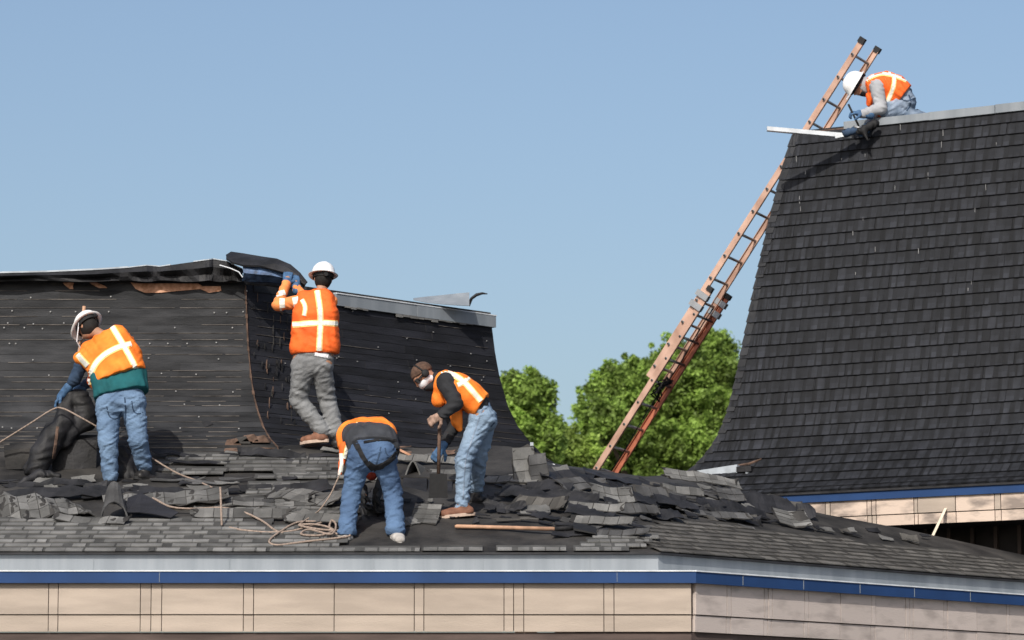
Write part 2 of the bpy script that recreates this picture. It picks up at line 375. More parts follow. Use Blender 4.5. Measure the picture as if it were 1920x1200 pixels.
band('wall', .1, zb-.02, 0, M_DARK, .25)

# ------------------------------------------------------------------ stripped mansard walls
YT = 35.1; XT = P(460,530,YT).x; ZT = P(460,530,YT).z
prof = [(0,ZT+.05),(0,ZT),(.05,CZ+4.95),(.10,CZ+4.68),(.19,CZ+4.36),(.30,CZ+4.13),(.42,CZ+3.97),(.58,CZ+3.80),(.78,CZ+3.66),(1.0,CZ+3.56),(1.08,CZ+3.25)]
a9, _ = ray(920,595); t9 = (a9*YT-XT)/(Q*(1-a9)); RT = Vector((XT, YT, 0))+U2*t9
def hipL(d): return Vector((XT+.414*d, YT-d, 0))
def hipR(d): return Vector((RT.x+d, RT.y-.414*d, 0))
wb = MB(); npf = len(prof)
def zz(v, z): return Vector((v.x, v.y, z))
vs = []
for d, z in prof: vs += [zz(Vector((XL-1, YT-d, 0)), z), zz(hipL(d), z), zz(hipR(d), z), zz(hipR(d)+Vector((0,5,0)), z)]
wb.add(vs, [(j*4+k, (j+1)*4+k, (j+1)*4+k+1, j*4+k+1) for j in range(npf-1) for k in range(3)])
wb.add([zz(Vector((XL-1,YT,0)),ZT+.05), zz(hipL(0),ZT+.05), zz(hipR(0),ZT+.05), zz(hipR(0)+Vector((0,5,0)),ZT+.05), zz(Vector((XL-1,41,0)),ZT+.05)], [(0,1,2,3,4)])
wall = wb.build('mansard_wall', M_FELT, bld)
# arc-length sampling of the profile
def sample_profile(pr, step):
    out = []; acc = 0; k = 0; pts = [(d, z) for d, z in pr]
    L = [0]
    for (d0,z0),(d1,z1) in zip(pts[:-1], pts[1:]): L.append(L[-1]+math.hypot(d1-d0, z1-z0))
    def at(s):
        for i in range(len(L)-1):
            if s <= L[i+1]+1e-9:
                f = (s-L[i])/(L[i+1]-L[i]); return (lerp(pts[i][0],pts[i+1][0],f), lerp(pts[i][1],pts[i+1][1],f))
        return pts[-1]
    n = int(L[-1]/step)
    return [at(i*step) for i in range(n+1)]+[at(L[-1])]
def strip(name, A, B, C, D, th0, th1, n, m, parent, jag=0, seed=0):
    # A,B top edge; C,D bottom edge (C under A); thick at the bottom
    b = MB(); r = random.Random(seed); K = 10 if jag else 1
    for q in range(K):
        f0, f1 = q/K, (q+1)/K
        a, bb, c, d = lerp(A,B,f0), lerp(A,B,f1), lerp(C,D,f0), lerp(C,D,f1)
        if q: c = c+pj
        pj2 = Vector((0,0,r.uniform(-jag,jag))); d = d+pj2; pj = pj2
        b.hexa([c, d, bb, a], [c+n*th0, d+n*th0, bb+n*th1, a+n*th1], r.uniform(.2,.8))
    return b.build(name, m, parent)
wr = random.Random(11)
sp = []
s_acc = 0
base_s = sample_profile(prof[1:], .01)
k = 0; idx = [0]
while idx[-1] < len(base_s)-6: idx.append(min(idx[-1]+wr.choice([6,7,8,9,9]), len(base_s)-1))
courses = [base_s[i] for i in idx]
XLW = XL-1
for j in range(len(courses)-1):
    (d0,z0),(d1,z1) = courses[j], courses[j+1]
    nf = Vector((0,-(z0-z1),(d1-d0))).normalized()
    cuts_ = [XLW]; x = XLW+wr.uniform(.8,2)
    while x < XT-.5: cuts_.append(x); x += wr.uniform(1.2,2.6)
    for q, xa in enumerate(cuts_):
        last = q == len(cuts_)-1
        A = Vector((xa+.002, YT-d0, z0)); C = Vector((xa+.002, YT-d1, z1))
        if last: B = zz(hipL(d0), z0); D = zz(hipL(d1), z1)
        else: B = Vector((cuts_[q+1]-.002, YT-d0, z0)); D = Vector((cuts_[q+1]-.002, YT-d1, z1))
        strip('underlayment_strip', A, B, C, D, wr.uniform(.0022,.004), .001, nf, M_FELTW, wall, .004, j*7+q)
    # receding front
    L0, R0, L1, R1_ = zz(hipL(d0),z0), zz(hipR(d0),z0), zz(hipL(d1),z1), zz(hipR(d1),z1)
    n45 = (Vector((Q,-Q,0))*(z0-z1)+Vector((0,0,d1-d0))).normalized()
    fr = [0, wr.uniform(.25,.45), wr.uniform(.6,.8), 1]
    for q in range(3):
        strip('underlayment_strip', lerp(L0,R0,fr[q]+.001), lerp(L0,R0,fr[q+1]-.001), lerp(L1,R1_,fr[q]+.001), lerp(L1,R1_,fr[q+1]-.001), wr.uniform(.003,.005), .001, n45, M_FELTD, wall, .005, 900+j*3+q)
lapb = MB(); lr = random.Random(31)
for j in range(1, len(courses)-1):
    d0, z0 = courses[j]
    x = XLW+lr.uniform(0,1)
    while x < XT-.05:
        L_ = lr.uniform(.2,1.4); x1 = min(x+L_, XT-.01)
        if lr.random() < .8: lapb.box(((x+x1)/2, YT-d0-.005, z0+.002), ((x1-x)/2,0,0), (0,.003,0), (0,0,lr.uniform(.0016,.0034)))
        x = x1+lr.uniform(.02,.3)
    A_, B_ = zz(hipL(d0),z0+.002), zz(hipR(d0),z0+.002); f = lr.uniform(0,.1)
    while f < .98:
        f1 = min(f+lr.uniform(.05,.3), .99)
        if lr.random() < .45: lapb.box((A_+B_)/2*0+lerp(A_,B_,(f+f1)/2)+Vector((Q,-Q,0))*.006, (B_-A_)*((f1-f)/2), Vector((Q,-Q,0))*.003, (0,0,lr.uniform(.001,.0022)))
        f = f1+lr.uniform(.01,.1)
tag(lapb.build('lap_edges', M_LAP, wall), kind='stuff')
# nails
nb = MB()
def wall_pt(px, py, off=.014):
    # left wall point for a pixel: march the profile
    best = None
    for (d,z) in base_s:
        a, bb = ray(px, py); Yw = YT-d; zc = CZ+bb*Yw
        if best is None or abs(zc-z) < best[0]: best = (abs(zc-z), Vector((a*Yw, Yw, z)))
    return best[1]+Vector((0,-off,0))
for px, py in [(58,558),(208,557),(23,583),(95,585),(142,585),(204,585),(15,606),(63,607),(120,606),(8,615),(46,615),(80,617),(328,615),(436,615),(18,645),(30,645),(251,645),(281,645),(315,644),(351,645),(406,643),(62,675),(279,672),(410,673),(92,704),(303,700),(368,703),(330,734),(346,758),(373,782),(437,736),(456,585),(402,587),(425,586),(463,546),(22,803),(70,803),(338,803),(5,801),(448,804),(412,760)]:
    nb.box(wall_pt(px, py), (.0065,0,0), (0,.004,0), (0,0,.0065))
nr = random.Random(2)
for _ in range(34):
    (d,z) = nr.choice(base_s[5:130]); p = lerp(zz(hipL(d),z), zz(hipR(d),z), nr.uniform(.1,.97)); nb.box(p+Vector((Q,-Q,0))*.014, U2*.005, V2*.004, (0,0,.005))
tag(nb.build('roofing_nails', M_NAIL, wall), kind='stuff')
# torn wood edge along the corner
b = MB(); er = random.Random(8)
for j in range(3, len(base_s)-8, 5):
    d, z = base_s[j]; d2, z2 = base_s[j+5]; w_ = er.uniform(.003,.013)
    a_, c_ = zz(hipL(d),z), zz(hipL(d2),z2); n_ = Vector((.38,-.92,0))
    b.hexa([c_-Vector((w_,0,0)), c_+U2*w_*.7, a_+U2*w_*.7, a_-Vector((w_,0,0))], [c_+n_*.022-Vector((w_,0,0)), c_+n_*.02+U2*w_*.7, a_+n_*.02+U2*w_*.7, a_+n_*.022-Vector((w_,0,0))])
b.build('corner_batten', M_WOODD, wall)
# splintered wood beside the corner
for k in range(60):
    d, z = base_s[er.randrange(10, 160)]; p = lerp(zz(hipL(d),z), zz(hipR(d),z), er.uniform(.01,.16)); b = MB(); n_ = Vector((Q,-Q,0))
    h = er.uniform(.02,.10); w_ = er.uniform(.003,.011); o_ = p+n_*.016
    b.hexa([o_+U2*-w_, o_+U2*w_+Vector((0,0,-.02)), o_+U2*w_*.4+Vector((0,0,h)), o_+U2*-w_*.6+Vector((0,0,h*.8))], [q_+n_*er.uniform(.003,.012) for q_ in (o_+U2*-w_, o_+U2*w_+Vector((0,0,-.02)), o_+U2*w_*.4+Vector((0,0,h)), o_+U2*-w_*.6+Vector((0,0,h*.8)))])
    b.build('splinter', er.choice([M_WOODD, M_FELT, M_BLACK]), wall)
# torn flap of paper at the foot of the corner
# exposed plywood patches
def patch(poly, name, m, parent, off=.013, th=.003, Y=None):
    pts = [wall_pt(x, y, off) if Y is None else P(x, y, Y) for x, y in poly]
    n_ = Vector((0,-1,0)); b = MB(); k = len(pts)
    b.add(pts+[p+n_*th for p in pts], [tuple(range(k))[::-1], tuple(range(k, 2*k))]+[(i, (i+1)%k, k+(i+1)%k, k+i) for i in range(k)])
    return b.build(name, m, parent)
patch([(245,528),(262,531),(372,531),(380,537),(414,537),(415,546),(392,549),(376,543),(335,545),(300,549),(272,550),(255,543)], 'exposed_plywood', M_WOOD, wall)
patch([(118,528),(139,529),(137,537),(138,542),(131,543),(122,536)], 'exposed_plywood', M_WOOD, wall)
patch([(168,528),(182,529),(198,537),(201,541),(186,540),(172,534)], 'exposed_plywood', M_WOOD, wall)
patch([(90,528),(118,529),(115,536),(98,535)], 'torn_felt', M_BLACK, wall)
patch([(378,790),(392,788),(400,795),(386,801)], 'torn_felt', M_BLACK, wall)
# black felt folded over the top of the left wall, with its bent metal edge
ub = MB(); ue = MB()
topl = [(-140,515),(0,512),(90,510),(180,506),(240,502),(275,498),(300,500),(340,494),(385,488),(400,486),(425,490),(440,498),(455,505)]
YF = YT-.16; prev = None; er = random.Random(4)
xs = []; 
for k in range(len(topl)-1):
    for q in range(4): f = q/4; xs.append((lerp(topl[k][0],topl[k+1][0],f), lerp(topl[k][1],topl[k+1][1],f)))
xs.append(topl[-1]); sec = []
for i, (x, y) in enumerate(xs):
    wv = .02*math.sin(i*.9)+er.uniform(-.008,.008); yb_ = 527+1.5*math.sin(i*.7)
    sec.append([P(x, y, YT+.5), P(x, y, YF+.02+wv), P(x, lerp(y,yb_,.35), YF-.035+wv*1.2), P(x, lerp(y,yb_,.7), YF+.03-wv), P(x, yb_, YF+.01+wv), P(x, yb_, YT-.005)])
vs = [p for s_ in sec for p in s_]; 
ub.add(vs, [(i*6+k, i*6+k+1, (i+1)*6+k+1, (i+1)*6+k) for i in range(len(sec)-1) for k in range(5)]+[tuple(range(6)), tuple((len(sec)-1)*6+k for k in range(6))[::-1]])
ub.build('folded_felt_edge', M_BLACK, wall, smooth=False)
for i in range(len(sec)-1):
    if 26 <= i <= 29: continue
    a, c = sec[i][1], sec[i+1][1]; hh = .014 if i < 16 else .008
    ue.hexa([a+Vector((0,-.012,-.002)), c+Vector((0,-.012,-.002)), c+Vector((0,.3,-.002)), a+Vector((0,.3,-.002))], [a+Vector((0,-.012,hh)), c+Vector((0,-.012,hh)), c+Vector((0,.3,hh)), a+Vector((0,.3,hh))])
tag(ue.build('metal_edge', M_METALM, wall), kind='stuff')
# coping on the receding front, with remnant shingles under it
def copin(s0, s1, z0, z1, out, m, name, th=.02, parent=wall):
    b = MB(); a = Vector((XT,YT,0))+U2*s0+Vector((Q,-Q,0))*out; c = Vector((XT,YT,0))+U2*s1+Vector((Q,-Q,0))*out
    b.hexa([zz(a,z0), zz(c,z0), zz(c+V2*.35,z0), zz(a+V2*.35,z0)], [zz(a,z1), zz(c,z1), zz(c+V2*.35,z1+.02), zz(a+V2*.35,z1+.02)]); return b.build(name, m, parent)
s635 = (ray(625,550)[0]*YT-XT)/(Q*(1-ray(625,550)[0]))
zc1 = P(640,551,YT+s635*Q).z; zc0 = zc1-.125
copin(s635, s635+(t9-s635)*.5, zc0, zc1, .05, M_METAL, 'metal_coping'); copin(s635+(t9-s635)*.5+.004, t9+.03, zc0-.004, zc1-.004, .054, M_METAL, 'metal_coping')
copin(s635, t9+.04, zc1-.003, zc1+.008, .058, M_METALW, 'coping_lip')
copin(0.1, t9-.02, ZT, zc0-.0+.03, .02, M_BLACK, 'coping_board')
def wall2pt(px, py, off=.02):
    a, bb = ray(px, py); s = (a*YT-XT)/(Q*(1-a)); p = Vector((XT,YT,0))+U2*s; return Vector((p.x, p.y, CZ+bb*p.y))+Vector((Q,-Q,0))*off
for k in range(11):
    x0 = 737+k*13.2; y0 = 584+k*1.9; y1 = 594+k*1.55+er.uniform(-2,2.5); b = MB(); ps = [wall2pt(x0,y0+14-14,.03), wall2pt(x0+12,y0+1.7,.03), wall2pt(x0+12,y1+1.5,.045), wall2pt(x0,y1,.045)]
    b.hexa([ps[3], ps[2], ps[1], ps[0]], [p+Vector((Q,-Q,0))*.012 for p in (ps[3], ps[2], ps[1], ps[0])]); b.build('shingle', M_GREY, wall)
for k in range(4):
    x0 = 641+k*11; y0 = 570+k*1.5; y1 = 578+k*1.5+er.uniform(-2,2); b = MB(); ps = [wall2pt(x0,y0,.03), wall2pt(x0+10,y0+1.5,.03), wall2pt(x0+10,y1+1.5,.045), wall2pt(x0,y1,.045)]
    b.hexa([ps[3], ps[2], ps[1], ps[0]], [p+Vector((Q,-Q,0))*.012 for p in (ps[3], ps[2], ps[1], ps[0])]); b.build('shingle', M_GREY, wall)

# ------------------------------------------------------------------ the tall shingled tower
A30 = math.radians(30); TU = Vector((math.cos(A30), -math.sin(A30), 0)); TN = Vector((-math.sin(A30), -math.cos(A30), 0)); TV = -TN
CT0 = P(1487,252,39.0); TC = Vector((CT0.x, CT0.y, 0)); ZTT = CT0.z
HD = TN+(-TU)                                # hip vertex moves this much per metre of flare
def t_hip(px, py):
    a, bb = ray(px, py); d = (TC.x-a*TC.y)/(-HD.x+a*HD.y); p = TC+HD*d; return (d, CZ+bb*p.y)
tp = [(0, ZTT)]+[t_hip(*q) for q in [(1464,335),(1440,432),(1418,530),(1400,620),(1384,700),(1370,760),(1354,805),(1335,840),(1312,866),(1285,889)]]
eave_z = P(1395,929,38).z
dE = tp[-1][0]+.36
tp += [(lerp(tp[-1][0],dE,.5), lerp(tp[-1][1],0,0)-.10)]
def eave_at(d):  # z of the eave line seen through px 1395,y 929
    a, bb = ray(1395,929); o = TC+TN*d; s = (a*o.y-o.x)/(TU.x-a*TU.y); p = o+TU*s; return CZ+bb*p.y
ze_t = eave_at(dE); tp[-1] = (lerp(tp[-2][0],dE,.5), lerp(tp[-2][1],ze_t,.62)); tp += [(dE, ze_t)]
twr = thing('shingled_tower_building', (6,40,0), 'tall flared building covered in charcoal shingles on the right, with a kneeling worker on top', 'building')
LT, DT = 7.5, 6.0
def ring(d, z):
    c = TC+HD*d; return [zz(c,z), zz(c+TU*(LT+2*d),z), zz(c+TU*(LT+2*d)+TV*(DT+2*d),z), zz(c+TV*(DT+2*d),z)]
tb = MB(); vs = []
for d, z in tp: vs += ring(d, z-.0)
nt_ = len(tp)
tb.add(vs, [(j*4+k, (j+1)*4+k, (j+1)*4+(k+1)%4, j*4+(k+1)%4) for j in range(nt_-1) for k in range(4)]+[(0,1,2,3)])
tslope = tb.build('roof_slope', M_BLACK, twr)
fine_t = sample_profile(tp, .01); NT = len(fine_t); rr = random.Random(21)
step = 14; cidx = list(range(0, NT-1, step))
if NT-1-cidx[-1] > 4: cidx.append(NT-1)
rowsT = [(fine_t[a], fine_t[b]) for a, b in zip(cidx[:-1], cidx[1:])]
for j, ((d0,z0),(d1,z1)) in enumerate(rowsT):
    c1 = TC+HD*d1; w_dir = ((TN*(d0-d1))+Vector((0,0,z0-z1))).normalized()   # upslope
    Ltot = 6.2+d1*2 if True else 0
    x = (d1-d0)+.001; L = [1,.66,.33][j%3]; xe = 5.2
    if d1-d0 > .004:
        A, Bq, D_ = zz(TC+HD*d0, z0), zz(c1, z1), zz(c1, z1)+TU*(d1-d0); no = TU.cross(w_dir).normalized(); b = MB()
        b.add([Bq, D_, A, Bq+no*.024, D_+no*.024, A+no*.006], [(0,2,1),(3,4,5),(0,1,4,3),(1,2,5,4),(2,0,3,5)]); b.build('shingle', M_TOWER, tslope)
    while x < xe:
        p = zz(c1, z1)+TU*x
        o = put_shingle(SH_T, p+TN*.004, TU, w_dir, tslope, .003, rr, L); x += L; L = 1.0
# side away from the sun, courses as joined strips
sb = MB()
for (d0,z0),(d1,z1) in rowsT:
    a0, a1 = TC+HD*d0, TC+HD*d1
    for (ea, eb) in ((TV*(DT+2*d0), TV*(DT+2*d1)),):
        A, Bq, C, D = zz(a0,z0), zz(a0+ea,z0), zz(a1,z1), zz(a1+eb,z1); n_ = -TU
        sb.hexa([C, D, Bq, A], [C+n_*.012, D+n_*.012, Bq+n_*.003, A+n_*.003])
tag(sb.build('side_shingle_courses', M_TOWER, twr), kind='stuff')
# hip caps
for j in range(0, NT-13, 13):
    (d0,z0),(d1,z1) = fine_t[j], fine_t[min(j+15,NT-1)]; a, c = zz(TC+HD*d0,z0), zz(TC+HD*d1,z1); n_ = (TN-TU).normalized(); b = MB()
    w1 = .085
    o0, o1 = n_*.014, n_*.030
    b.hexa([c+TU*w1+TN*.014, c+n_*.008, a+n_*.006, a+TU*w1+TN*.008], [c+TU*w1+TN*.034, c+o1, a+o0, a+TU*w1+TN*.014])
    b.hexa([c+n_*.008, c+TV*w1-TU*.014, a+TV*w1-TU*.008, a+n_*.006], [c+o1, c+TV*w1-TU*.024, a+TV*w1-TU*.014, a+o0])
    b.build('hip_cap', M_CAP, twr)
# top coping, in lengths
def tcop(s0, s1, z0, z1, out, m, name, depth=.32):
    b = MB(); a = TC+TU*s0+TN*out; c = TC+TU*s1+TN*out
    b.hexa([zz(a,z0), zz(c,z0), zz(c+TV*depth,z0), zz(a+TV*depth,z0)], [zz(a,z1), zz(c,z1), zz(c+TV*depth,z1+.01), zz(a+TV*depth,z1+.01)]); return b.build(name, m, twr)
def ts(px, py, d=0):
    o = TC+TN*d; a, _ = ray(px, py); return (a*o.y-o.x)/(TU.x-a*TU.y)
s1_, s2_, s3_ = ts(1585,245), ts(1745,228), ts(1868,212)
tcop(s1_, s2_-.003, ZTT-.01, ZTT+.075, .045, M_METAL, 'metal_coping'); tcop(s2_, s3_, ZTT-.014, ZTT+.078, .048, M_METAL, 'metal_coping'); tcop(s3_+.006, LT, ZTT-.012, ZTT+.085, .045, M_METAL, 'metal_coping')
tcop(0, s1_+.1, ZTT-.03, ZTT+.012, .012, M_WOODD, 'top_board')
# blue fascia, panels, recess
zt1 = ze_t-.022; zt2 = zt1-.088
def tband(name, d, z1, z0, m, th=.04, parent=twr):
    b = MB(); c = TC+HD*d; 
    for (o, u, v, ln) in ((c, TU, TV, LT+2*d), (c, TV, TU, DT+2*d)):
        e = 0 if u is TU else th+.002
        b.hexa([zz(o+u*e,z0), zz(o+u*ln,z0), zz(o+u*ln+v*th,z0), zz(o+v*th+u*e,z0)], [zz(o+u*e,z1), zz(o+u*ln,z1), zz(o+u*ln+v*th,z1), zz(o+v*th+u*e,z1)])
    return b.build(name, m, parent)
tband('drip_edge', dE+.01, ze_t+.0, zt1, M_BLACK, .2)
tband('blue_fascia', dE-.01, zt1-.001, zt2, M_BLUE)
cP = TC+HD*(dE-.07); zp0 = zt2-.005; zpm = zp0-.165; zpb = zpm-.115
g3 = [1482,1550,1559,1628,1636.5,1645,1716,1723,1794,1867,1879,1955]
cuts3 = [0]+[onfacade(x,960,cP,TU) for x in g3]+[LT+1.5]
panels(cP, TU, TN, cuts3, zp0+.02, zpm, zpb, [M_BEIGEW, M_BEIGE, M_BEIGEW], twr, gap=.010)
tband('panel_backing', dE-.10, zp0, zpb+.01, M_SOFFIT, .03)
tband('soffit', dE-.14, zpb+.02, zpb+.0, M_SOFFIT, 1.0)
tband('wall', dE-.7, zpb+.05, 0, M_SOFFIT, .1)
for k in range(14):
    c = TC+HD*(dE-.66)+TU*(2.2+k*.27); b = MB(); b.box(zz(c, zpb-.6), TU*.02, TN*.02, (0,0,.6)); b.build('lattice_batten', M_DARK, twr)
b = MB(); c = P(1787,985,37.6); b.box(c+Vector((0,.5,.0)), (.05,0,0), (0,.03,0), (0,0,.035)); b.build('junction_box', M_METAL, twr)

db = MB(); dr_ = random.Random(14)
for px, py in [(1503,395),(1501,375),(1624,293),(1770,250),(1767,272),(1742,330),(1620,410),(1601,438),(1680,355),(1606,512),(1643,470),(1850,350),(1830,395),(1823,530),(1817,545),(1512,325),(1495,300),(1580,300),(1690,240),(1870,270),(1724,470)]:
    best = None
    for d_, z_ in fine_t[::2]:
        o_ = TC+TN*d_; a_, b__ = ray(px, py); s_ = (a_*o_.y-o_.x)/(TU.x-a_*TU.y); q_ = o_+TU*s_; zc_ = CZ+b__*q_.y
        if best is None or abs(zc_-z_) < best[0]: best = (abs(zc_-z_), Vector((q_.x, q_.y, z_)))
    db.box(best[1]+TN*.027, TU*dr_.uniform(.0015,.003), TN*.003, (0,0,dr_.uniform(.012,.045)))
tag(db.build('white_drips', M_NAIL, twr), kind='stuff')
# ------------------------------------------------------------------ people: smooth solids from joints
def cap(a, b, ra, rb=None): return ('c', np.array(a, float), np.array(b, float), ra, ra if rb is None else rb)
def ell(c, r, R3): return ('e', np.array(c, float), np.array(r, float), np.array(R3, float))
def frame(up, fwd):
    up = Vector(up).normalized(); f = Vector(fwd); f = (f-up*f.dot(up)).normalized(); s_ = f.cross(up); return s_, f, up   # right, forward, up
def surface(name, prims, vox, m, parent, k=.03, cuts=(), folds=(), subs=()):
    lo = np.full(3, 1e9); hi = -lo
    for p in prims:
        if p[0] == 'c': q = np.stack([p[1], p[2]]); r = max(p[3], p[4])
        else: q = p[1][None]; r = p[2].max()
        lo = np.minimum(lo, q.min(0)-r); hi = np.maximum(hi, q.max(0)+r)
    lo -= 3*vox+.015; hi += 3*vox+.015; n = np.ceil((hi-lo)/vox).astype(int)+1
    V = np.full(n, .2, np.float32); ax = [lo[i]+vox*np.arange(n[i]) for i in range(3)]
    for p in prims:
        if p[0] == 'c': q = np.stack([p[1], p[2]]); r = max(p[3], p[4])
        else: q = p[1][None]; r = p[2].max()
        a = np.maximum(((q.min(0)-r-.06-lo)/vox).astype(int), 0); b = np.minimum(((q.max(0)+r+.06-lo)/vox).astype(int)+2, n)
        sl_ = tuple(slice(a[i], b[i]) for i in range(3))
        X, Y, Z = np.meshgrid(*[ax[i][sl_[i]] for i in range(3)], indexing='ij'); G = np.stack([X,Y,Z], -1)
        if p[0] == 'c':
            ba = p[2]-p[1]; L2 = max((ba*ba).sum(), 1e-9); pa = G-p[1]; h = np.clip((pa@ba)/L2, 0, 1)
            d = np.linalg.norm(pa-h[...,None]*ba, axis=-1)-(p[3]+(p[4]-p[3])*h)
        else:
            l = (G-p[1])@p[3].T; k0 = np.linalg.norm(l/p[2], axis=-1); k1 = np.linalg.norm(l/p[2]**2, axis=-1)+1e-9; d = k0*(k0-1)/k1
        c = V[sl_]; h = np.maximum(k-np.abs(c-d), 0)/k; V[sl_] = np.minimum(c, d)-h*h*k*.25
    X, Y, Z = np.meshgrid(*ax, indexing='ij')
    for (amp, wlen, dr, sd_) in folds:
        dr = np.array(dr, float); dr /= np.linalg.norm(dr); o = np.array([[.3,-.8,.5],[.7,.5,-.4]])
        ph = (X*dr[0]+Y*dr[1]+Z*dr[2])*(2*math.pi/wlen)
        wp = 1.6*np.sin((X*o[0,0]+Y*o[0,1]+Z*o[0,2])*2*math.pi/(wlen*2.6)+sd_)+1.3*np.sin((X*o[1,0]+Y*o[1,1]+Z*o[1,2])*2*math.pi/(wlen*3.3)+2*sd_)
        ms = .5+.5*np.sin((X*1.3-Z*1.1+Y*.7)*2*math.pi/(wlen*4.1)+sd_*3)
        V += (amp*np.sin(ph+wp)*ms).astype(np.float32)
    for o, nn in cuts:
        o = np.array(o, float); nn = np.array(nn, float); nn /= np.linalg.norm(nn)
        V = np.maximum(V, ((X-o[0])*nn[0]+(Y-o[1])*nn[1]+(Z-o[2])*nn[2]).astype(np.float32))
    for (a_, b_, r_) in subs:
        a_ = np.array(a_, float); b_ = np.array(b_, float); ba = b_-a_; G = np.stack([X,Y,Z],-1); pa = G-a_; h = np.clip((pa@ba)/(ba@ba),0,1)
        V = np.maximum(V, (r_-np.linalg.norm(pa-h[...,None]*ba, axis=-1)).astype(np.float32))
    # surface nets
    I = V < 0; nx, ny, nz = [q-1 for q in n]; cnt = np.zeros((nx,ny,nz), np.float32); acc = np.zeros((nx,ny,nz,3), np.float32)
    cs = [(i,j,l) for i in (0,1) for j in (0,1) for l in (0,1)]
    def sub(A, c): return A[c[0]:c[0]+nx, c[1]:c[1]+ny, c[2]:c[2]+nz]
    for c in cs:
        for axs in range(3):
            if c[axs]: continue
            e = list(c); e[axs] = 1; va, vb = sub(V, c), sub(V, e); mk = (va < 0) != (vb < 0)
            t = np.where(mk, va/np.where(mk, va-vb, 1), 0)
            for q in range(3): acc[...,q] += np.where(mk, (c[q]+(t if q == axs else 0)), 0)
            cnt += mk
    act = cnt > 0; idx = -np.ones((nx,ny,nz), np.int64); ii = np.argwhere(act); idx[act] = np.arange(len(ii))
    Vv = (ii+acc[act]/cnt[act][:,None])*vox+lo; Fs = []
    for axs in range(3):
        a, b = [(1,2),(2,0),(0,1)][axs]
        s0 = [slice(1,-1)]*3; s0[axs] = slice(0,-1); s1 = list(s0); s1[axs] = slice(1,None)
        A, B = I[tuple(s0)], I[tuple(s1)]; ch = np.argwhere(A != B); off = np.array([1,1,1]); off[axs] = 0; g_ = ch+off; sg = A[tuple(ch.T)]
        def cell(da, db): q = g_.copy(); q[:,a] += da; q[:,b] += db; return idx[tuple(q.T)]
        qd = np.stack([cell(-1,-1), cell(0,-1), cell(0,0), cell(-1,0)], -1); qd[~sg] = qd[~sg][:,::-1]; Fs.append(qd)
    Fq = np.concatenate(Fs); Fq = Fq[(Fq >= 0).all(1)]
    # one light smoothing pass
    sm = np.zeros_like(Vv); cn = np.zeros(len(Vv))
    for u, v in ((0,1),(1,2),(2,3),(3,0)):
        np.add.at(sm, Fq[:,u], Vv[Fq[:,v]]); np.add.at(cn, Fq[:,u], 1)
    Vv = Vv*.55+(sm/np.maximum(cn,1)[:,None])*.45
    o = npmesh(name, Vv, Fq, m, parent); o['_v'] = 0; del o['_v']
    SURF[o.name] = (Vv, Fq); return o
SURF = {}
def bvh(*objs):
    vs = []; fs = []
    for o in objs:
        V_, F_ = SURF[o.name]; k = len(vs); vs += [Vector(v) for v in V_]; fs += [tuple(int(i)+k for i in f) for f in F_]
    return BVHTree.FromPolygons(vs, fs)
def ribbon(name, path, width, tree, m, parent, off=.006, step=5, spill=None):
    # a band of cloth laid on the surface along a path measured in the photo
    pts = []
    for (a, b) in zip(path[:-1], path[1:]):
        L = math.hypot(b[0]-a[0], b[1]-a[1]); n = max(1, int(L/step)); pts += [(lerp(a[0],b[0],i/n), lerp(a[1],b[1],i/n)) for i in range(n)]
    pts.append(path[-1]); 
    for _ in range(3): pts = [pts[0]]+[((pts[i-1][0]+2*pts[i][0]+pts[i+1][0])/4, (pts[i-1][1]+2*pts[i][1]+pts[i+1][1])/4) for i in range(1, len(pts)-1)]+[pts[-1]]
    rows = []
    cam_o = Vector((0,0,CZ))
    for i, p in enumerate(pts):
        q0, q1 = pts[max(i-1,0)], pts[min(i+1,len(pts)-1)]; dx, dy = q1[0]-q0[0], q1[1]-q0[1]; L = math.hypot(dx,dy) or 1; nx, ny = -dy/L, dx/L
        row = []
        for f in (-.5,-.17,.17,.5):
            a, b = ray(p[0]+nx*width*f, p[1]+ny*width*f); d = Vector((a,1,b)).normalized(); h = tree.ray_cast(cam_o, d)
            row.append((h[0], h[1]) if h[0] is not None else None)
        rows.append(row)
    b = MB(); 
    for r0, r1 in zip(rows[:-1], rows[1:]):
        for k in range(3):
            q = [r0[k], r0[k+1], r1[k+1], r1[k]]
            if any(x is None for x in q): continue
            ys = [x[0].y for x in q]
            if max(ys)-min(ys) > .09: continue
            bot = [x[0]-x[1]*.004 for x in q]; tp_ = [x[0]+x[1]*off for x in q]; b.hexa(bot, tp_)
    return b.build(name, m, parent) if b.v else None
def hi_vis(path, w, tree, parent):
    ribbon('stripe_border', path, w*1.45, tree, M_YEL, parent, .004); ribbon('reflective_stripe', path, w*.95, tree, M_STRIPE, parent, .008)
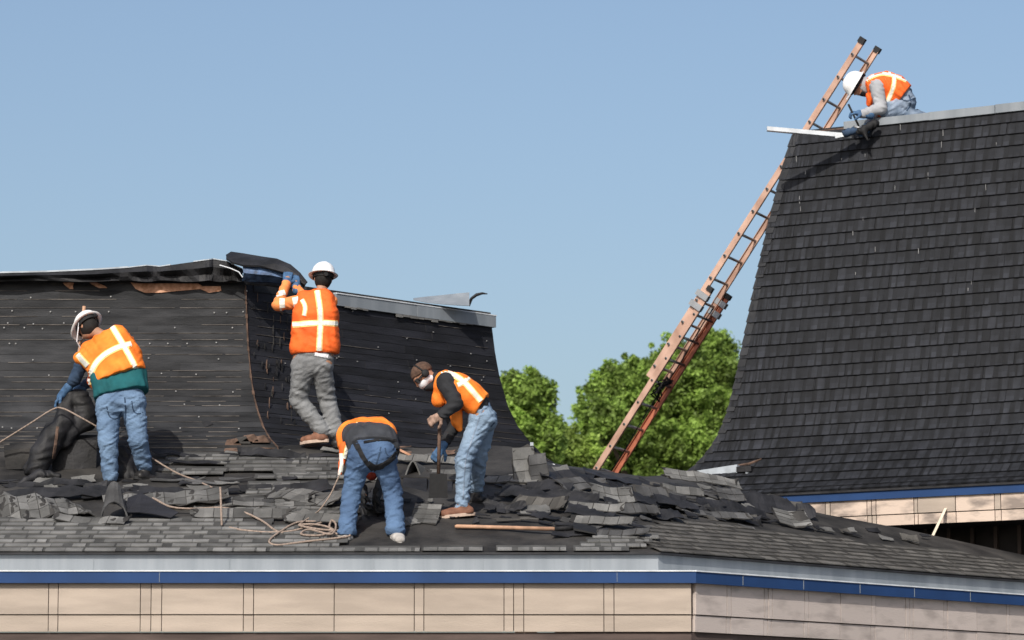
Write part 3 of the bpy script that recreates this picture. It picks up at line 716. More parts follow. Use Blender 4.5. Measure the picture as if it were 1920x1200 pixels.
def hand_prims(wr, d, pn, side, curl=.5, sc=1.0, spread=.12):
    d = Vector(d).normalized(); pn = Vector(pn); pn = (pn-d*pn.dot(d)).normalized(); s_ = d.cross(pn)*side; wr = Vector(wr); out = []
    for f in (-.028,-.010,.010,.028): out.append(cap(wr+s_*f*.7*sc+d*.01, wr+d*.085*sc+s_*f*sc, .016*sc, .013*sc))
    for f, ln in ((-.030,.78),(-.010,.95),(.011,1.0),(.031,.9)):
        p = wr+d*.088*sc+s_*f*sc; a = curl*.6; dd = d+s_*f*spread*20*.1
        for seg, r0, r1 in ((.040,.0105,.0098),(.026,.0098,.009),(.021,.009,.008)):
            v = (dd*math.cos(a)+pn*math.sin(a)).normalized(); q = p+v*seg*ln*sc; out.append(cap(p, q, r0*sc, r1*sc)); p = q; a += curl
    p = wr+d*.022*sc+s_*.028*sc; v = (d*.55+s_*.75+pn*.25*(1+curl)).normalized(); q = p+v*.042*sc; out.append(cap(p, q, .015*sc, .0125*sc))
    v = (d*.85+s_*.25+pn*(.3+curl*.6)).normalized(); r = q+v*.03*sc; out.append(cap(q, r, .0125*sc, .011*sc)); out.append(cap(r, r+v*.02*sc, .011*sc, .009*sc)); return out
def torso(levels, e=0.):
    out = []
    for (l0,r0,a0),(l1,r1,a1) in zip(levels[:-1], levels[1:]):
        for f in (0,.5,1): m_ = 1.06 if f == .5 else 1; out.append(cap(lerp(l0,r0,f), lerp(l1,r1,f), a0*m_+e, a1*m_+e))
    l, r, a = levels[-1]; out.append(cap(l, r, a+e, a+e)); l, r, a = levels[0]; out.append(cap(l, r, a+e, a+e)); return out
def head_prims(c, up, fwd, sc=1.):
    s_, f, u = frame(up, fwd); R3 = [list(s_), list(f), list(u)]; c = Vector(c)
    return [ell(c+u*.02*sc, (.076*sc,.096*sc,.105*sc), R3), ell(c+f*.022*sc-u*.055*sc, (.056*sc,.068*sc,.062*sc), R3), cap(c+f*.088*sc+u*.005, c+f*.112*sc-u*.026*sc, .010, .014),
            cap(c+f*.078*sc+s_*.03+u*.022, c+f*.078*sc-s_*.03+u*.022, .014, .014), cap(c+f*.082*sc-u*.058*sc+s_*.016, c+f*.082*sc-u*.058*sc-s_*.016, .011),
            ell(c+s_*.078*sc-u*.01, (.012,.02,.032), R3), ell(c-s_*.078*sc-u*.01, (.012,.02,.032), R3)]
def face_bits(c, up, fwd, parent):
    s_, f, u = frame(up, fwd); c = Vector(c)
    for q in (-1,1):
        b = MB(); p = c+f*.086+s_*.031*q+u*.004; b.tube([p-s_*.012, p, p+s_*.012], [.003,.008,.003], 8); b.build('eye', M_BLACK, parent, True)
    b = MB(); p = c+f*.090-u*.062; b.tube([p-s_*.022, p+f*.004, p+s_*.022], [.002,.004,.002], 6); b.build('mouth', M_RED, parent, True)
def hard_hat(c, up, fwd, parent, m=None, sc=1.0):
    s_, f, u = frame(up, fwd); c = Vector(c); b = MB(); N = 28; rings = []
    for j in range(9):
        t = j/8*math.pi/2; rings.append((math.cos(t)**.85, math.sin(t)))
    def pt_(r, h, k, out=0):
        a = 2*math.pi*k/N; x, y = math.sin(a), math.cos(a); rid = 1+.035*h*math.exp(-(x/.28)**2)
        return c+(s_*x*(.118*r+out)*sc+f*y*(.143*r+out)*sc+u*(.128*h*rid)*sc)
    vs = []; 
    br = [ (1.0,-.03,.030),(1.0,-.018,.028),(1.0,0,.004) ]
    for (r,h,o) in br:
        for k in range(N):
            a = 2*math.pi*k/N; vis = max(0, math.cos(a))**3*.038; vs.append(pt_(r,h,k,o+(vis if o > .01 else 0))-u*vis*.35*sc)
    for r,h in rings[1:-1]: vs += [pt_(r,h,k) for k in range(N)]
    vs.append(c+u*.131*sc); nr_ = 3+len(rings)-2; fs = [(j*N+k, j*N+(k+1)%N, (j+1)*N+(k+1)%N, (j+1)*N+k) for j in range(nr_-1) for k in range(N)]
    fs += [((nr_-1)*N+k, (nr_-1)*N+(k+1)%N, nr_*N) for k in range(N)]
    k0 = len(vs); vs += [pt_(.95,-.02,k) for k in range(N)]; fs += [(k, k0+k, k0+(k+1)%N, (k+1)%N) for k in range(N)]; vs.append(c+u*.1*sc); fs += [(k0+k, k0+N, k0+(k+1)%N) for k in range(N)]
    b.add(vs, fs); h = b.build('hard_hat', m or M_HELM, parent, True)
    b = MB()
    vs = [];
    for hh, o in ((-.02,-.012),(-.32,-.016)):
        for k in range(N): vs.append(pt_(1.0,hh,k,o))
    for hh, o in ((-.32,-.022),(-.02,-.018)):
        for k in range(N): vs.append(pt_(1.0,hh,k,o))
    b.add(vs, [((j*N+k), (j*N+(k+1)%N), (((j+1)%4)*N+(k+1)%N), (((j+1)%4)*N+k)) for j in range(4) for k in range(N)]); b.build('head_band', M_STRAP, h)
    # rear ratchet knob
    p = pt_(1.0,-.26,N//2,-.010); b = MB(); b.tube([p, p-f*.018], .022, 12); b.build('ratchet_knob', M_STRAP, h)
    return h
def boot(ankle, toe_dir, parent, m, ms, sc=1., up=Vector((0,0,1)), name='boot'):
    d = Vector(toe_dir).normalized(); a = Vector(ankle); s_ = d.cross(up).normalized(); up = s_.cross(d).normalized(); g_ = a-up*.055*sc
    pr = [cap(a+Vector((0,0,.035)), a-up*.01, .052*sc, .056*sc)]
    for f in (-.016,.016): pr += [cap(g_-d*.045*sc+s_*f, g_+d*.10*sc+s_*f*1.2, .046*sc, .043*sc), cap(g_+d*.10*sc+s_*f, g_+d*.162*sc+s_*f, .043*sc, .036*sc)]
    b = surface(name, pr, .009, m, parent, k=.02, cuts=[(g_-up*.026, -up)])
    q = MB(); n = 22; vs = []
    for h, e in ((-.044,.006),(-.014,.006)):
        for k in range(n):
            t = 2*math.pi*k/n; x, y = math.cos(t), math.sin(t); L = .141 if x > 0 else .143; wd = (.060 if x > 0 else .058)*(1-.18*max(0,x)**3)
            vs.append(g_+d*(.055+x*(L+e+.012))*sc+s_*y*(wd+e)*sc+up*h)
    q.add(vs, [(k, (k+1)%n, n+(k+1)%n, n+k) for k in range(n)]+[tuple(range(n))[::-1], tuple(range(n, 2*n))]); q.build('sole', ms, b)
    lb = MB()
    for q in range(4):
        c = g_+d*(.035+.026*q)*sc+up*(.060-.011*q)*sc; lb.tube([c-s_*.03*sc, c+up*.004, c+s_*.03*sc], .0035, 5)
    tag(lb.build('laces', M_SOLE if m is M_BRN else M_STRAP, b), kind='stuff')
    return b
def mid(a, b, t=.5): return lerp(Vector(a), Vector(b), t)
def arm(S_, E_, W_, e=0., r=(.058,.045,.034)): return [cap(S_, E_, r[0]+e, r[1]+e), cap(E_, W_, r[1]+e, r[2]+e)]
def leg(H, K, A, r=(.095,.066,.048), e=0.): return [cap(H, K, r[0]+e, r[1]+e), cap(K, A, r[1]*.97+e, r[2]+e)]

# ---- man pulling at the loose membrane (standing at the wall, back to us)
Yb = 33.95
def person2():
    t = thing('person', P(612,826,34.1), 'person in orange vest, white hard hat and grey trousers pulling loose membrane at the wall', 'person', 'roofers in orange vests')
    p = lambda x, y, dy=0: P(x, y, Yb+dy)
    lv = [(p(566,682),p(606,682),.105),(p(571,645),p(612,645),.100),(p(571,590,.0),p(613,590,.0),.102),(p(570,562,.05),p(613,562,.03),.070)]
    neck = p(602,552,.03); hc = p(606,523,.10); up = Vector((.05,.22,1)); fw = Vector((-.25,1,-.05))
    hl, kl, al = p(567,690), p(560,752,.10), p(604,806,.10)
    hr, kr, ar = p(603,690,.02), p(614,752,.16), p(630,808,.12)
    sl_, el_, wl_ = p(560,566,.03), p(521,572,.12), p(537,532,.32)
    sr_, er_, wr_ = p(620,566,.06), p(596,585,.34), p(556,541,.36)
    ls, rs = leg(hl,kl,al), leg(hr,kr,ar)
    d1, d2 = (p(541,508,.40)-wl_), (p(552,512,.42)-wr_)
    body = surface('body', torso(lv,-.012)+head_prims(hc,up,fw)+[cap(neck,hc,.052)]+arm(sl_,el_,wl_,-.008)+arm(sr_,er_,wr_,-.008)+leg(hl,kl,al,e=-.012)+leg(hr,kr,ar,e=-.012)+hand_prims(wl_,d1,(0,1,.3),-1,.1,.5)+hand_prims(wr_,d2,(-.3,1,.3),1,.1,.5), .012, M_SKIN, t, cuts=[])
    face_bits(hc, up, fw, body)
    hairc = surface('hair', [ell(hc+Vector((.0,-.018,-.012)), (.085,.10,.10), [list(v) for v in frame(up,fw)])], .012, M_HAIR, body, cuts=[(hc+Vector(fw).normalized()*.02, fw)])
    tr = [cap(hl,kl,.112,.088), cap(kl,al,.088,.080), cap(hr,kr,.108,.088), cap(kr,ar,.088,.078)]+torso([(p(568,684),p(604,684),.108),(p(570,668),p(606,668),.102)])
    tro = surface('trousers', tr, .0095, M_GREYP, t, k=.02, cuts=[], folds=[(.008,.11,(.3,.2,1),1),(.005,.055,(-.5,.1,1),2)])
    bv = bvh(tro)
    sh = surface('shirt', arm(sl_,el_,wl_,.012)+arm(sr_,er_,wr_,.012), .010, M_SHO, t, k=.02, cuts=[], folds=[(.005,.06,(1,0,1),3)])
    lvv = [(p(568,650),p(612,650),.118),(p(570,625),p(612,625),.112),(p(572,590),p(611,590),.108),(p(572,562,.04),p(611,562,.03),.076)]
    vest = surface('safety_vest', torso(lvv,.014)+[cap(p(594,552,.02),p(610,552,.02),.058)], .0095, M_ORANGE2, t, k=.03, cuts=[(p(590,664), (.02,0,-1)), (p(600,541), (0,0,1))], folds=[(.007,.13,(1,.2,.35),4),(.004,.07,(.4,0,1),5)])
    tv = bvh(vest); hi_vis([(594,540),(600,580),(601,606),(599,640),(598,663)], 8, tv, vest); hi_vis([(544,609),(575,607),(600,605),(638,607)], 8, tv, vest)
    hi_vis([(566,562),(574,575),(570,592)], 6, tv, vest)
    ta = bvh(sh); ribbon('reflective_stripe', [(518,553),(534,548)], 9, ta, M_STRIPE, sh); ribbon('reflective_stripe', [(529,560),(530,582)], 10, ta, M_STRIPE, sh); ribbon('reflective_stripe', [(552,552),(558,580)], 11, ta, M_STRIPE, sh)
    surface('glove', hand_prims(wl_,d1,(0,1,.3),-1,.5,1.16)+[cap(wl_-d1*.15,wl_+d1*.2,.044,.038)], .006, M_GLB, t, k=.012)
    surface('glove', hand_prims(wr_,d2,(-.3,1,.3),1,.5,1.16)+[cap(wr_-d2*.15,wr_+d2*.2,.044,.038)], .006, M_GLB, t, k=.012)
    hard_hat(hc+Vector((0,.01,.045)), Vector((.06,.14,1)), fw, t)
    boot(p(598,812,.10), (-1,.45,-.06), t, M_BRN, M_SOLE); boot(p(634,822,.12), (.1,1,0), t, M_BOOTB, M_STRAP)
    rb = ribbon('shirt_hem', [(590,664),(615,668)], 6, bvh(tro), M_WHITE, t)
person2()

# ---- man bending to the left with the teal shirt
def person1():
    Yf = R1(235,905).y
    t = thing('person', R1(235,908), 'person in orange vest, teal shirt and blue jeans bending over black felt at far left', 'person', 'roofers in orange vests')
    p = lambda x, y, dy=0: P(x, y, Yf+dy)
    lv = [(p(203,752),p(249,750),.118),(p(196,715,.10),p(246,705,.08),.112),(p(180,675,.26),p(230,655,.22),.118),(p(172,655,.34),p(222,628,.30),.085)]
    neck = p(190,628,.38); hc = p(166,614,.46); up = Vector((-.45,.62,.62)); fw = Vector((-.62,.5,-.6))
    hl, kl, al = p(203,765), p(203,828,-.06), p(207,893,.0)
    hr, kr, ar = p(251,765), p(259,825,-.02), p(270,872,.12)
    sl_, el_, wl_ = p(158,672,.34), p(140,712,.40), p(119,738,.44)
    sr_, er_, wr_ = p(228,630,.36), p(190,700,.60), p(140,735,.56)
    d1, d2 = Vector((-.5,.2,-.6)), Vector((-.7,-.1,-.4))
    body = surface('body', torso(lv,-.012)+head_prims(hc,up,fw)+[cap(neck,hc,.052)]+arm(sl_,el_,wl_,-.006)+arm(sr_,er_,wr_,-.006)+leg(hl,kl,al,e=-.012)+leg(hr,kr,ar,e=-.012)+hand_prims(wl_,d1,(.6,0,-.3),1,.1,.5)+hand_prims(wr_,d2,(0,0,-1),1,.1,.5), .012, M_SKIN, t)
    face_bits(hc, up, fw, body)
    surface('hair', [ell(hc+Vector((.012,-.02,.0)), (.083,.100,.100), [list(v) for v in frame(up,fw)])], .012, M_HAIR, body)
    jl = [cap(hl,kl,.122,.094), cap(kl,al,.094,.074), cap(hr,kr,.116,.092), cap(kr,ar,.092,.080)]+torso([(p(206,756),p(248,753),.126),(p(205,742,.02),p(245,738,.02),.115)])+[cap(p(207,757,-.03),p(207,757,-.03),.125),cap(p(247,755,-.03),p(247,755,-.03),.125)]
    je = surface('jeans', jl, .0095, M_JEAN, t, k=.022, cuts=[(p(207,905), (0,0,-1))], folds=[(.007,.13,(.6,.2,1),1),(.006,.055,(-.6,.1,1),2),(.0035,.03,(.2,0,1),6)])
    tj = bvh(je); 
    ribbon('back_seam', [(234,745),(236,770),(235,795)], 2.5, tj, M_NAVY, je, .003); ribbon('pocket_seam', [(247,752),(250,775),(262,778),(274,770)], 2, tj, M_NAVY, je, .003); ribbon('pocket_seam', [(200,762),(205,785),(222,787),(228,772)], 2, tj, M_NAVY, je, .003)
    lt = [(p(202,742),p(252,732),.128),(p(196,712,.10),p(250,700,.08),.122),(p(188,690,.2),p(240,670,.2),.115)]
    sh = surface('shirt', torso(lt,.004), .0095, M_TEAL, t, k=.03, cuts=[(p(228,742,0), Vector((.22,-.35,-1)))], folds=[(.007,.10,(1,.2,.5),7)])
    slv = surface('sleeve', arm(sl_,el_,mid(el_,wl_,.25),.014)+arm(sr_,er_,mid(er_,wr_,.7),.012), .010, M_NAVY, t, k=.02, folds=[(.006,.05,(.4,0,1),8)])
    lvv = [(p(206,712,.07),p(244,694,.06),.132),(p(192,690,.18),p(238,668,.16),.128),(p(178,672,.28),p(228,650,.25),.122),(p(172,658,.35),p(220,630,.31),.088)]
    vest = surface('safety_vest', torso(lvv,.012)+[cap(p(165,665,.3),p(152,670,.32),.075,.07),cap(p(190,725,.2),p(178,715,.25),.06,.08)], .0095, M_ORANGE, t, k=.035, cuts=[(p(226,708,.05), Vector((.33,-.3,-1)))], folds=[(.007,.12,(1,.3,.8),9),(.004,.06,(-1,0,1),3)])
    tv = bvh(vest); hi_vis([(203,600),(216,622),(232,648),(245,672),(258,697)], 8, tv, vest); hi_vis([(246,645),(225,650),(200,662),(180,680),(168,705),(163,730),(168,745)], 8, tv, vest); hi_vis([(138,655),(150,670),(165,686)], 8, tv, vest)
    ribbon('side_seam', [(170,690),(163,715),(170,745)], 4, tv, M_RED, vest, .005)
    surface('glove', hand_prims(wl_,d1,(.6,0,-.3),1,.7,1.15)+[cap(wl_-d1*.10,wl_+d1*.05,.047,.042)], .006, M_GLB, t, k=.012)
    surface('glove', hand_prims(wr_,d2,(0,0,-1),1,.7,1.15)+[cap(wr_-d2*.10,wr_+d2*.05,.047,.042)], .006, M_GLB, t, k=.012)
    hh = hard_hat(hc+Vector((-.02,.015,.035)), Vector((-.42,.55,.72)), fw, t)
    b = MB(); c = p(150,640,.46); b.tube([p(148,605,.40), p(144,640,.40), p(152,655,.45)], .006, 6); b.build('chin_strap', M_WHITE, hh)
    boot(p(207,897,.0), (-.35,-.9,-.3), t, M_BOOTB, M_STRAP); boot(p(271,885,.12), (.35,.3,-.1), t, M_BOOTB, M_STRAP)
person1()

# ---- man bent double with a harness
def person3():
    Yf = R1(700,1005).y
    t = thing('person', R1(698,1010), 'person in blue jeans and black leg harness bent double, head hidden', 'person', 'roofers in orange vests')
    p = lambda x, y, dy=0: P(x, y, Yf+dy)
    lv = [(p(681,852,.05),p(716,852,.05),.125),(p(677,832,.16),p(718,832,.16),.125),(p(668,822,.38),p(712,818,.38),.125),(p(664,830,.60),p(706,828,.60),.090)]
    neck = p(688,842,.66); hc = p(697,872,.72); up = Vector((.05,.45,-1)); fw = Vector((0,-1,-.35))
    hl, kl, al = p(673,866,.02), p(659,925,.10), p(651,985,.02)
    hr, kr, ar = p(721,866,.02), p(737,925,.12), p(741,985,.0)
    sl_, el_, wl_ = p(658,832,.55), p(652,880,.62), p(682,925,.55)
    sr_, er_, wr_ = p(716,832,.60), p(722,885,.66), p(706,930,.58)
    d1, d2 = Vector((.1,-.05,-1)), Vector((-.1,-.05,-1))
    body = surface('body', torso(lv,-.012)+head_prims(hc,up,fw)+[cap(neck,hc,.052)]+arm(sl_,el_,wl_,-.006)+arm(sr_,er_,wr_,-.006)+leg(hl,kl,al,e=-.012)+leg(hr,kr,ar,e=-.012)+hand_prims(wl_,d1,(1,0,0),1,.1,.5)+hand_prims(wr_,d2,(-1,0,0),1,.1,.5), .012, M_SKIN, t)
    face_bits(hc, up, fw, body)
    surface('head_scarf', [ell(hc+Vector((0,0,-.01)), (.088,.108,.108), [list(v) for v in frame(up,fw)])], .010, M_RED, t, cuts=[])
    surface('head_scarf', [cap(hc+Vector((0,-.06,-.02)), hc+Vector((0,-.05,-.09)), .075,.06), cap(neck,hc,.08)], .010, M_RED, t)
    jl = [cap(hl,kl,.110,.086), cap(kl,al,.086,.078), cap(hr,kr,.110,.086), cap(kr,ar,.086,.084), cap(al,p(651,996,0),.078,.086), cap(ar,p(742,994,-.02),.084,.088)]+torso([(p(680,856,0),p(716,856,0),.132),(p(681,846,.06),p(718,846,.06),.122)])+[cap(p(681,852,-.04),p(684,856,-.04),.12),cap(p(716,852,-.04),p(714,856,-.04),.12)]
    je = surface('jeans', jl, .0095, M_JEAN3, t, k=.022, cuts=[(p(651,1004,0), (.0,0,-1))], folds=[(.007,.13,(.5,.2,1),11),(.006,.055,(-.6,.1,1),12),(.0035,.03,(.2,0,1),16)])
    lt = [(p(682,842,.04),p(722,842,.04),.122),(p(677,826,.16),p(718,826,.16),.128),(p(668,818,.38),p(712,814,.38),.128),(p(664,828,.56),p(706,826,.56),.098)]
    sh = surface('shirt', torso(lt,.006)+arm(sl_,el_,wl_,.010)+arm(sr_,er_,wr_,.010), .0095, M_SHC, t, k=.03, cuts=[(p(700,836,.0), Vector((0,-1,-.55)))], folds=[(.005,.09,(1,.2,.2),7)])
    lvv = [(p(670,822,.30),p(712,816,.30),.136),(p(664,820,.40),p(708,815,.40),.142),(p(658,828,.60),p(702,824,.60),.108)]
    vest = surface('safety_vest', torso(lvv,.018)+[cap(p(652,830,.30),p(644,838,.25),.07,.055)], .0095, M_ORANGE, t, k=.03, cuts=[(p(700,800,.26), Vector((-.25,-1,-.1)))], folds=[(.007,.08,(1,.3,.8),9)])
    pan = surface('vest_panel', [cap(p(646,838,.22),p(641,868,.18),.050,.028), cap(p(641,868,.18),p(637,888,.16),.026,.018), cap(p(655,815,.30),p(668,800,.34),.05,.05)], .008, M_ORANGE2, vest, k=.02, folds=[(.006,.05,(1,.3,.3),2)])
    tv = bvh(vest, pan); hi_vis([(672,793),(660,812),(652,832),(645,860)], 5, tv, vest); ribbon('reflective_stripe', [(640,850),(641,870),(637,890)], 6, tv, M_STRIPE, vest)
    tj = bvh(je, sh)
    ribbon('harness_strap', [(668,830),(676,848),(687,868),(700,880)], 8, tj, M_STRAP, t, .010); ribbon('harness_strap', [(748,840),(740,855),(725,868),(700,880)], 8, tj, M_STRAP, t, .010)
    ribbon('harness_strap', [(690,868),(703,879),(718,872)], 10, tj, M_STRAP, t, .010); ribbon('harness_strap', [(664,826),(672,842)], 8, tj, M_STRAP, t, .012); ribbon('belt', [(682,830),(710,825),(748,826)], 4, tj, M_STRAP, t, .008)
    ribbon('back_seam', [(714,838),(712,852),(705,872)], 2.5, tj, M_NAVY, je, .003); ribbon('pocket_seam', [(722,840),(724,856),(738,858)], 2, tj, M_NAVY, je, .003)
    for w_, d_ in ((wl_,d1),(wr_,d2)): surface('glove', hand_prims(w_,d_,(1,0,0),1,.6,1.15)+[cap(w_-d_*.05,w_+d_*.06,.040,.036)], .006, M_STRAP, t, k=.012)
    boot(p(648,996,.0), (-.5,.7,.25), t, M_SHOEG, M_SHOEG, .95); boot(p(743,993,-.02), (.25,-.8,-.30), t, M_SHOEG, M_SHOEG, .95)
person3()

# ---- man in profile working a shovel
def person4():
    Yf = R1(865,965).y
    t = thing('person', R1(868,968), 'person in dark cap, white face mask and light jeans working an upright shovel', 'person', 'roofers in orange vests')
    p = lambda x, y, dy=0: P(x, y, Yf+dy)
    H = .095
    lv = [(p(903,782,-.07),p(903,782,.13),.108),(p(893,757,-.08),p(893,757,.14),.104),(p(862,728,-.10),p(862,728,.16),.112),(p(836,716,-.12),p(836,716,.18),.080)]
    neck = p(818,712,.03); hc = p(794,704,.03); up = Vector((-.72,-.05,.62)); fw = Vector((-.62,-.12,-.75))
    hl, kl, al = p(898,796,-.06), p(870,862,-.10), p(867,935,-.06)
    hr, kr, ar = p(908,796,.14), p(897,860,.22), p(893,918,.42)
    sl_, el_, wl_ = p(836,722,-.16), p(855,757,-.24), p(829,778,-.26)
    sr_, er_, wr_ = p(832,722,.20), p(852,800,.16), p(829,838,.0)
    d1, d2 = Vector((-.75,-.1,-.4)), Vector((-.45,-.2,-.7))
    body = surface('body', torso(lv,-.012)+head_prims(hc,up,fw)+[cap(neck,hc,.052)]+arm(sl_,el_,wl_,-.006)+arm(sr_,er_,wr_,-.006)+leg(hl,kl,al,e=-.012)+leg(hr,kr,ar,e=-.012)+hand_prims(wl_,d1,(.1,.9,-.4),1,.1,.5)+hand_prims(wr_,d2,(.1,.9,-.4),1,.1,.5), .012, M_SKIN, t)
    face_bits(hc, up, fw, body); s_, f_, u_ = frame(up, fw); R3 = [list(s_), list(f_), list(u_)]
    cp_ = surface('cap', [ell(hc+u_*.03-f_*.008, (.090,.112,.096), R3)], .009, M_CAPB, t, cuts=[(hc+u_*.015, -u_+f_*.35)])
    MBc = MB(); 
    surface('mask', [ell(hc+f_*.045-u_*.050, (.064,.066,.058), R3), cap(hc-u_*.05+s_*.05, hc-u_*.09-f_*.03+s_*.03, .035), cap(hc-u_*.05-s_*.05, hc-u_*.09-f_*.03-s_*.03, .035)], .008, M_WHITE, t, k=.03)
    for q in (-1,1):
        b = MB(); c = hc+s_*q*.070-u_*.004-f_*.008; b.tube([c, c+s_*q*.012, c+s_*q*.036, c+s_*q*.042], [.020,.036,.036,.026], 14); b.build('ear_muff', M_STRAP, t, True)
    b = MB(); n = 20; b.tube([hc+s_*math.cos(a)*.098+u_*(math.sin(a)*.128)-f_*.01 for a in [math.pi*k/n for k in range(n+1)]], .009, 6); b.build('ear_muff_band', M_STRAP, t, True)
    b = MB(); c = hc+f_*.085+u_*.006; b.box(c, s_*.062, f_*.016, u_*.022); b.box(c-f_*.05, s_*.080, f_*.04, u_*.010); b.build('goggles', M_STRAP, t)
    surface('chin_cloth', [cap(hc-u_*.09+f_*.05, hc-u_*.13+f_*.02, .05,.045), cap(hc-u_*.13+f_*.0, neck, .05, .07)], .009, M_SHB, t, k=.03)
    jl = [cap(hl,kl,.104,.080), cap(kl,al,.079,.063), cap(al,p(866,948,-.06),.064,.066)]+torso([(p(903,784,-.06),p(903,784,.10),.116),(p(897,765,-.06),p(897,765,.11),.106)])+[cap(p(912,788,-.03),p(912,788,.10),.10)]
    je = surface('jeans', jl+[cap(hr,kr,.104,.080), cap(kr,ar,.078,.064)], .0095, M_JEANL, t, k=.022, folds=[(.008,.10,(.6,.2,1),21),(.006,.055,(-.7,.1,1),22),(.004,.035,(.2,0,1),26)])
    tj = bvh(je); ribbon('side_seam', [(905,765),(893,800),(873,860),(868,935)], 2, tj, M_JEANW, je, .003); ribbon('pocket_seam', [(925,762),(935,785),(920,800)], 2.2, tj, M_NAVY, je, .003); ribbon('belt', [(880,752),(905,757),(935,760)], 5, tj, M_STRAP, je, .008)
    sh = surface('shirt', torso(lv[1:],.004)+arm(sl_,el_,wl_,.016,(.062,.048,.036))+arm(sr_,er_,mid(er_,wr_,.85),.014)+[cap(p(838,716,-.15),p(842,730,-.19),.082,.07)], .0095, M_SHB, t, k=.025, folds=[(.007,.06,(.5,0,1),28)])
    lvv = [(p(897,758,-.08),p(897,758,.14),.112),(p(880,742,-.09),p(880,742,.15),.116),(p(860,728,-.09),p(860,728,.15),.116),(p(836,716,-.075),p(836,716,.15),.086)]
    vest = surface('safety_vest', torso(lvv,.014)+[cap(p(825,728,-.06),p(822,752,-.04),.065,.06), cap(p(825,728,.1),p(822,752,.1),.065,.06), cap(p(850,755,-.08),p(857,790,-.06),.075,.05), cap(p(850,755,.1),p(857,790,.1),.075,.05), cap(p(857,790,-.06),p(862,804,-.05),.045,.03)], .0095, M_ORANGE, t, k=.03, cuts=[(p(905,758,0), Vector((1,0,-.62)))], folds=[(.007,.11,(1,.3,.8),29)])
    tv = bvh(vest); hi_vis([(828,697),(850,702),(870,716),(888,736),(902,752)], 8, tv, vest); hi_vis([(858,722),(872,716),(882,704),(892,698)], 7, tv, vest); ribbon('stripe_border', [(818,700),(804,720),(803,742)], 3, tv, M_YEL, vest); ribbon('stripe_border', [(812,765),(830,790)], 3, tv, M_RED, vest)
    surface('glove', hand_prims(wl_,d1,(.1,.9,-.4),1,.95,1.12)+[cap(wl_-d1*.03,wl_+d1*.06,.040,.036)], .006, M_GLT, t, k=.012)
    surface('glove', hand_prims(wr_,d2,(.1,.9,-.4),1,.95,1.15)+[cap(wr_-d2*.03,wr_+d2*.06,.042,.036)], .006, M_GLB, t, k=.012)
    boot(p(867,948,-.06), (-1,-.12,-.12), t, M_BRN, M_SOLE, 1.1); boot(p(894,928,.42), (-.7,.4,-.05), t, M_BOOTB, M_STRAP)
    # shovel he leans on
    g1_ = wl_+d1*.07+Vector((0,-.02,0)); lowp = P(822,905,Yf-.12)
    s = thing('shovel', lowp, 'upright dark wooden shovel handle gripped by the masked worker', 'shovel')
    b = MB(); b.tube([P(825,770,Yf-.22), P(822,895,Yf-.10)], .017, 10); b.build('handle', M_WOODD, s, True)
    b = MB(); q0 = P(822,893,Yf-.10); b.hexa([q0+Vector((-.09,-.02,-.2)),q0+Vector((.09,-.02,-.2)),q0+Vector((.09,.0,-.2)),q0+Vector((-.09,.0,-.2))],[q0+Vector((-.08,-.03,.02)),q0+Vector((.08,-.03,.02)),q0+Vector((.08,-.01,.02)),q0+Vector((-.08,-.01,.02))]); b.build('blade', M_STRAP, s)
person4()

